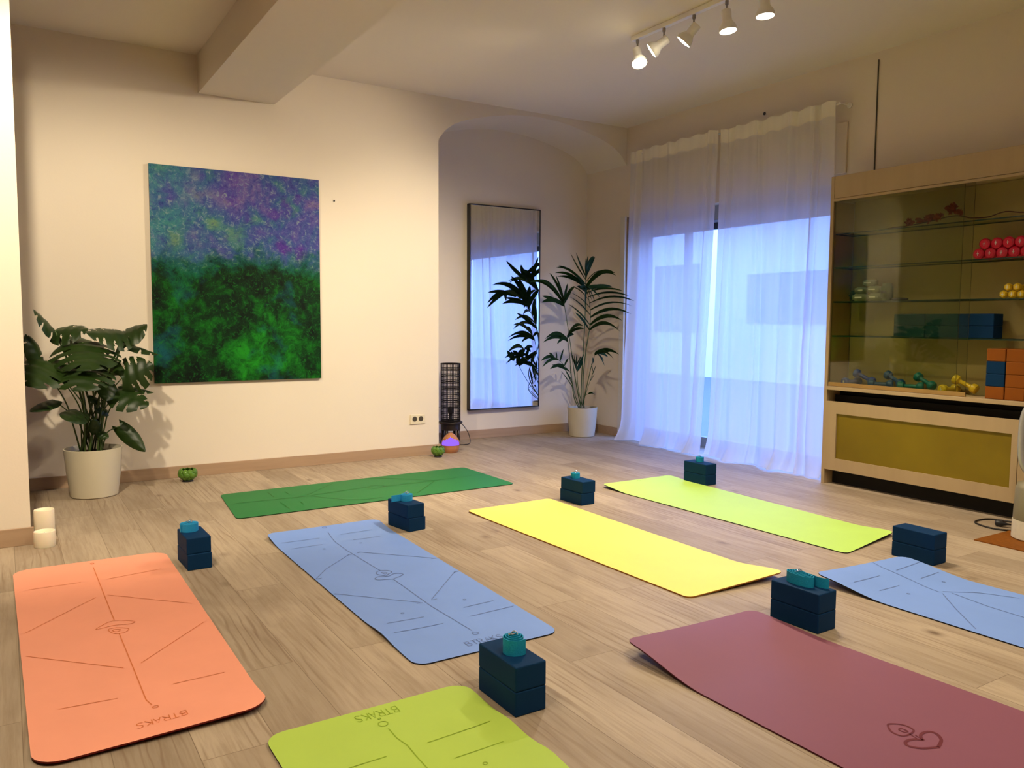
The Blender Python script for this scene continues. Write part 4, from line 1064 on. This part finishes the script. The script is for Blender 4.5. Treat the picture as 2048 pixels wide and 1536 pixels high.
rows = [[bm.verts.new((dx + gr(z, k) * math.cos(2 * PI * k / n), dy + gr(z, k) * math.sin(2 * PI * k / n), z)) for k in range(n)] for z in (.058, .075, .095, .115, .138)]
for A_, B_ in zip(rows[:-1], rows[1:]):
    for k in range(n): bm.faces.new((A_[k], A_[(k + 1) % n], B_[(k + 1) % n], B_[k]))
bm.faces.new(rows[-1])
obj('light_core', bm, M['purple'], df)
def petal_bowl(x, y, R, label):
    root = thing('petal_bowl', (x, y, 0), label, 'candle bowl', 'green petal bowls along the wall')
    obj('foot', lathe(bmesh.new(), [(0, 0), (R * .52, 0), (R * .50, .010), (R * .35, .014), (0, .014)], x, y, 0, 24), M['gdark'], root, smooth=True)
    for ringi, (zc, rad, n, off, sz) in enumerate(((.026, R * .72, 8, 0, .55), (.048, R * .93, 9, .3, .60), (.070, R * .90, 9, 0, .52))):
        for k in range(n):
            a_ = 2 * PI * (k + off) / n
            bm = bmesh.new(); d = V((math.cos(a_), math.sin(a_), 0)); t = V((-d.y, d.x, 0))
            tilt = (.75, .15, -.35)[ringi]
            up = V((d.x * tilt, d.y * tilt, 1)).normalized(); nn = t.cross(up)
            g = []
            for i in range(7):
                row = []
                for j in range(5):
                    v_ = -1 + 2 * i / 6; u_ = -1 + j / 2
                    wd = max(.06, math.cos(v_ * PI / 2) ** .6) if v_ > -.2 else max(.3, math.cos(v_ * PI / 2) ** .5)
                    p_ = V((x, y, zc)) + d * (rad - .010 * R / .07 * u_ * u_ - .006 * v_ * v_) + t * (u_ * wd * R * sz * .62) + up * (v_ * R * .30)
                    row.append(bm.verts.new(p_))
                g.append(row)
            for i in range(6):
                for j in range(4): bm.faces.new((g[i][j], g[i][j + 1], g[i + 1][j + 1], g[i + 1][j]))
            o = obj('petal', bm, M['greenglass'], root, smooth=True)
            sol = o.modifiers.new('t', 'SOLIDIFY'); sol.thickness = .003
    obj('tea_light', lathe(bmesh.new(), [(0, .0145), (.019, .0145), (.019, .03), (0, .03)], x, y, 0, 20), M['wax'], root)
petal_bowl(1.035, 5.87, .070, 'green petal shaped candle bowl on the floor near the monstera')
petal_bowl(2.985, 5.905, .063, 'green petal shaped candle bowl beside the glowing diffuser')
def candle(x, y, r, h, label):
    bm = lathe(bmesh.new(), [(0, 0), (r * .96, 0), (r, .004), (r, h - .008), (r * .97, h - .001), (r * .88, h), (r * .78, h - .006), (r * .74, h - .016), (0, h - .018)], x, y, 0, 40)
    o = obj('pillar_candle', bm, M['wax'], org=(x, y, 0), smooth=True); autosmooth(o, 50)
    tag(o, label, 'candle', 'pillar candles at the wall corner')
    obj('wick', ring_tube(bmesh.new(), [(x, y, h - .0185), (x + .001, y, h - .008)], .001, 5), M['gdark'], o)
candle(.128, 4.53, .048, .078, 'short cream pillar candle in front, at the partition corner')
candle(.134, 4.70, .047, .150, 'tall cream pillar candle behind the short one at the partition corner')

# ------------------------------------------------------------------ air purifier, mat, cable
mt = obj('floor_mat', B(4.215, 4.72, 1.62, 2.212, 0, .006, .001), M['cork'], org=(4.46, 1.9, 0))
tag(mt, 'rust brown floor mat under the air purifier at the right edge', 'mat')
ax, ay = 4.50, 2.045
ap = thing('air_purifier', (ax, ay, .0065), 'grey and white bladeless tower purifier at the right edge of the photo', 'air purifier')
z0 = .0065
obj('base', lathe(bmesh.new(), [(0, z0), (.108, z0), (.114, z0 + .006), (.112, z0 + .10), (0, z0 + .10)], ax, ay, 0, 44), M['pwhite'], ap, smooth=False)
obj('body', lathe(bmesh.new(), [(0, .1075), (.109, .1075), (.110, .112), (.105, .27), (.096, .295), (.07, .305), (0, .306)], ax, ay, 0, 44), M['pgrey'], ap, smooth=True)
bm = bmesh.new()
prof = []
for i in range(49):
    a_ = 2 * PI * i / 48
    hx, hz = .085, .20
    cc, ss = math.cos(a_), math.sin(a_)
    prof.append(V((ax + hx * cc * .4, ay - hx * cc * .92, .53 + (hz * (1 if ss > 0 else -1) * abs(ss) ** .6))))
ring_tube(bm, prof, .021, 10, False)
obj('air_loop', bm, M['psilver'], ap, smooth=True)
obj('collar', lathe(bmesh.new(), [(0, .303), (.062, .303), (.060, .33), (.04, .345), (0, .345)], ax, ay, 0, 32), M['pwhite'], ap, smooth=True)
cb = obj('power_cable', ring_tube(bmesh.new(), smooth_path([(4.8549, 2.2436, 0.005), (4.781, 2.3007, 0.005), (4.763, 2.3649, 0.005), (4.7301, 2.4115, 0.005), (4.6636, 2.4239, 0.005), (4.5965, 2.4104, 0.005), (4.5582, 2.3679, 0.005), (4.5383, 2.3034, 0.005), (4.5459, 2.2493, 0.005), (4.5756, 2.2071, 0.005), (4.6304, 2.1624, 0.005)], 6), .0048, 8), M['cable'], org=(4.6, 2.3, 0), smooth=True)
tag(cb, 'black power cable looped on the floor behind the air purifier', 'cable')
pd = V((1, -.25, 0)).normalized()
pc = V((4.6339, 2.2893, 0.018))
obj('plug', lathe(bmesh.new(), [(0, -.03), (.012, -.028), (.017, -.02), (.017, 0), (.012, .012), (.006, .03), (.004, .05), (0, .05)], pc.x, pc.y, .0185, 18, orient((.35, -.93, 0))), M['gdark'], cb, smooth=True)

# ------------------------------------------------------------------ lights
def spot(loc, d, w, ang, blend, size=.04, col=(1, .85, .62)):
    L = bpy.data.lights.new('spot', 'SPOT'); L.energy = w; L.spot_size = math.radians(ang); L.spot_blend = blend; L.shadow_soft_size = size; L.color = col
    o = bpy.data.objects.new('spot_lamp', L); C.objects.link(o); o.location = loc; o.rotation_euler = V(d).to_track_quat('-Z', 'Y').to_euler()
def area(loc, d, w, sx_, sy_, col=(1, .80, .54)):
    L = bpy.data.lights.new('area', 'AREA'); L.shape = 'RECTANGLE'; L.size = sx_; L.size_y = sy_; L.energy = w; L.color = col
    o = bpy.data.objects.new('ceiling_panel_lamp', L); C.objects.link(o); o.location = loc; o.rotation_euler = V(d).to_track_quat('-Z', 'Y').to_euler()
    return o
for (p_, d_) in SPOTS: spot(p_, d_, 115, 100, .8, .045)
# second track, left of the beam (outside the frame)
for (x, y, d_, w, an) in ((-.02, 3.30, (.16, .72, -.66), 290, 88), (-.30, 2.2, (.1, .4, -1), 110, 100), (-.3, 1.2, (.3, .2, -1), 100, 110)):
    spot((x, y, 2.78), d_, w, an, .7, .04)
for (x, y, d_, w, an) in ((2.3, 3.2, (.22, .72, -.70), 210, 78), (1.9, .8, (.0, .3, -1), 130, 120), (2.4, -.5, (0, .3, -1), 90, 120), (3.6, .6, (.0, .4, -1), 45, 100)):
    spot((x, y, 2.85), d_, w, an, .8, .05)
pl = bpy.data.lights.new('portal', 'AREA'); pl.shape = 'RECTANGLE'; pl.size = 2.3; pl.size_y = 1.85; pl.cycles.is_portal = True
po = bpy.data.objects.new('window_portal', pl); C.objects.link(po); po.location = (XR + .32, 4.82, 1.01); po.rotation_euler = V((-1, 0, 0)).to_track_quat('-Z', 'Z').to_euler()

w = bpy.data.worlds.new('dusk'); S.world = w; w.use_nodes = True
nt = w.node_tree; bg = nt.nodes['Background']
tc = nt.nodes.new('ShaderNodeTexCoord'); sp = nt.nodes.new('ShaderNodeSeparateXYZ'); nt.links.new(tc.outputs['Generated'], sp.inputs[0])
cr = nt.nodes.new('ShaderNodeValToRGB'); nt.links.new(sp.outputs[2], cr.inputs[0])
cr.color_ramp.elements[0].position = 0; cr.color_ramp.elements[0].color = (.36, .54, 1.0, 1)
cr.color_ramp.elements[1].position = .6; cr.color_ramp.elements[1].color = (.16, .30, .95, 1)
nt.links.new(cr.outputs[0], bg.inputs[0]); bg.inputs[1].default_value = 11.0

# ------------------------------------------------------------------ camera
cam = bpy.data.cameras.new('camera'); co = bpy.data.objects.new('camera', cam); C.objects.link(co)
cam.sensor_width = 36; cam.lens = 1616.04 / 2048 * 36; cam.clip_start = .05
co.matrix_world = Matrix(((0.847633, 0.036320, -0.529339, 0.000000), (-0.530551, 0.069081, -0.844834, 0.000000), (0.005883, 0.996950, 0.077825, 1.120000), (0.000000, 0.000000, 0.000000, 1.000000)))
S.camera = co
S.view_settings.view_transform = 'Standard'
S.view_settings.look = 'None'
S.view_settings.exposure = -0.08
S.cycles.use_denoising = True
S.cycles.max_bounces = 10; S.cycles.transparent_max_bounces = 16
S.cycles.caustics_reflective = False; S.cycles.caustics_refractive = False
S.cycles.sample_clamp_indirect = 6
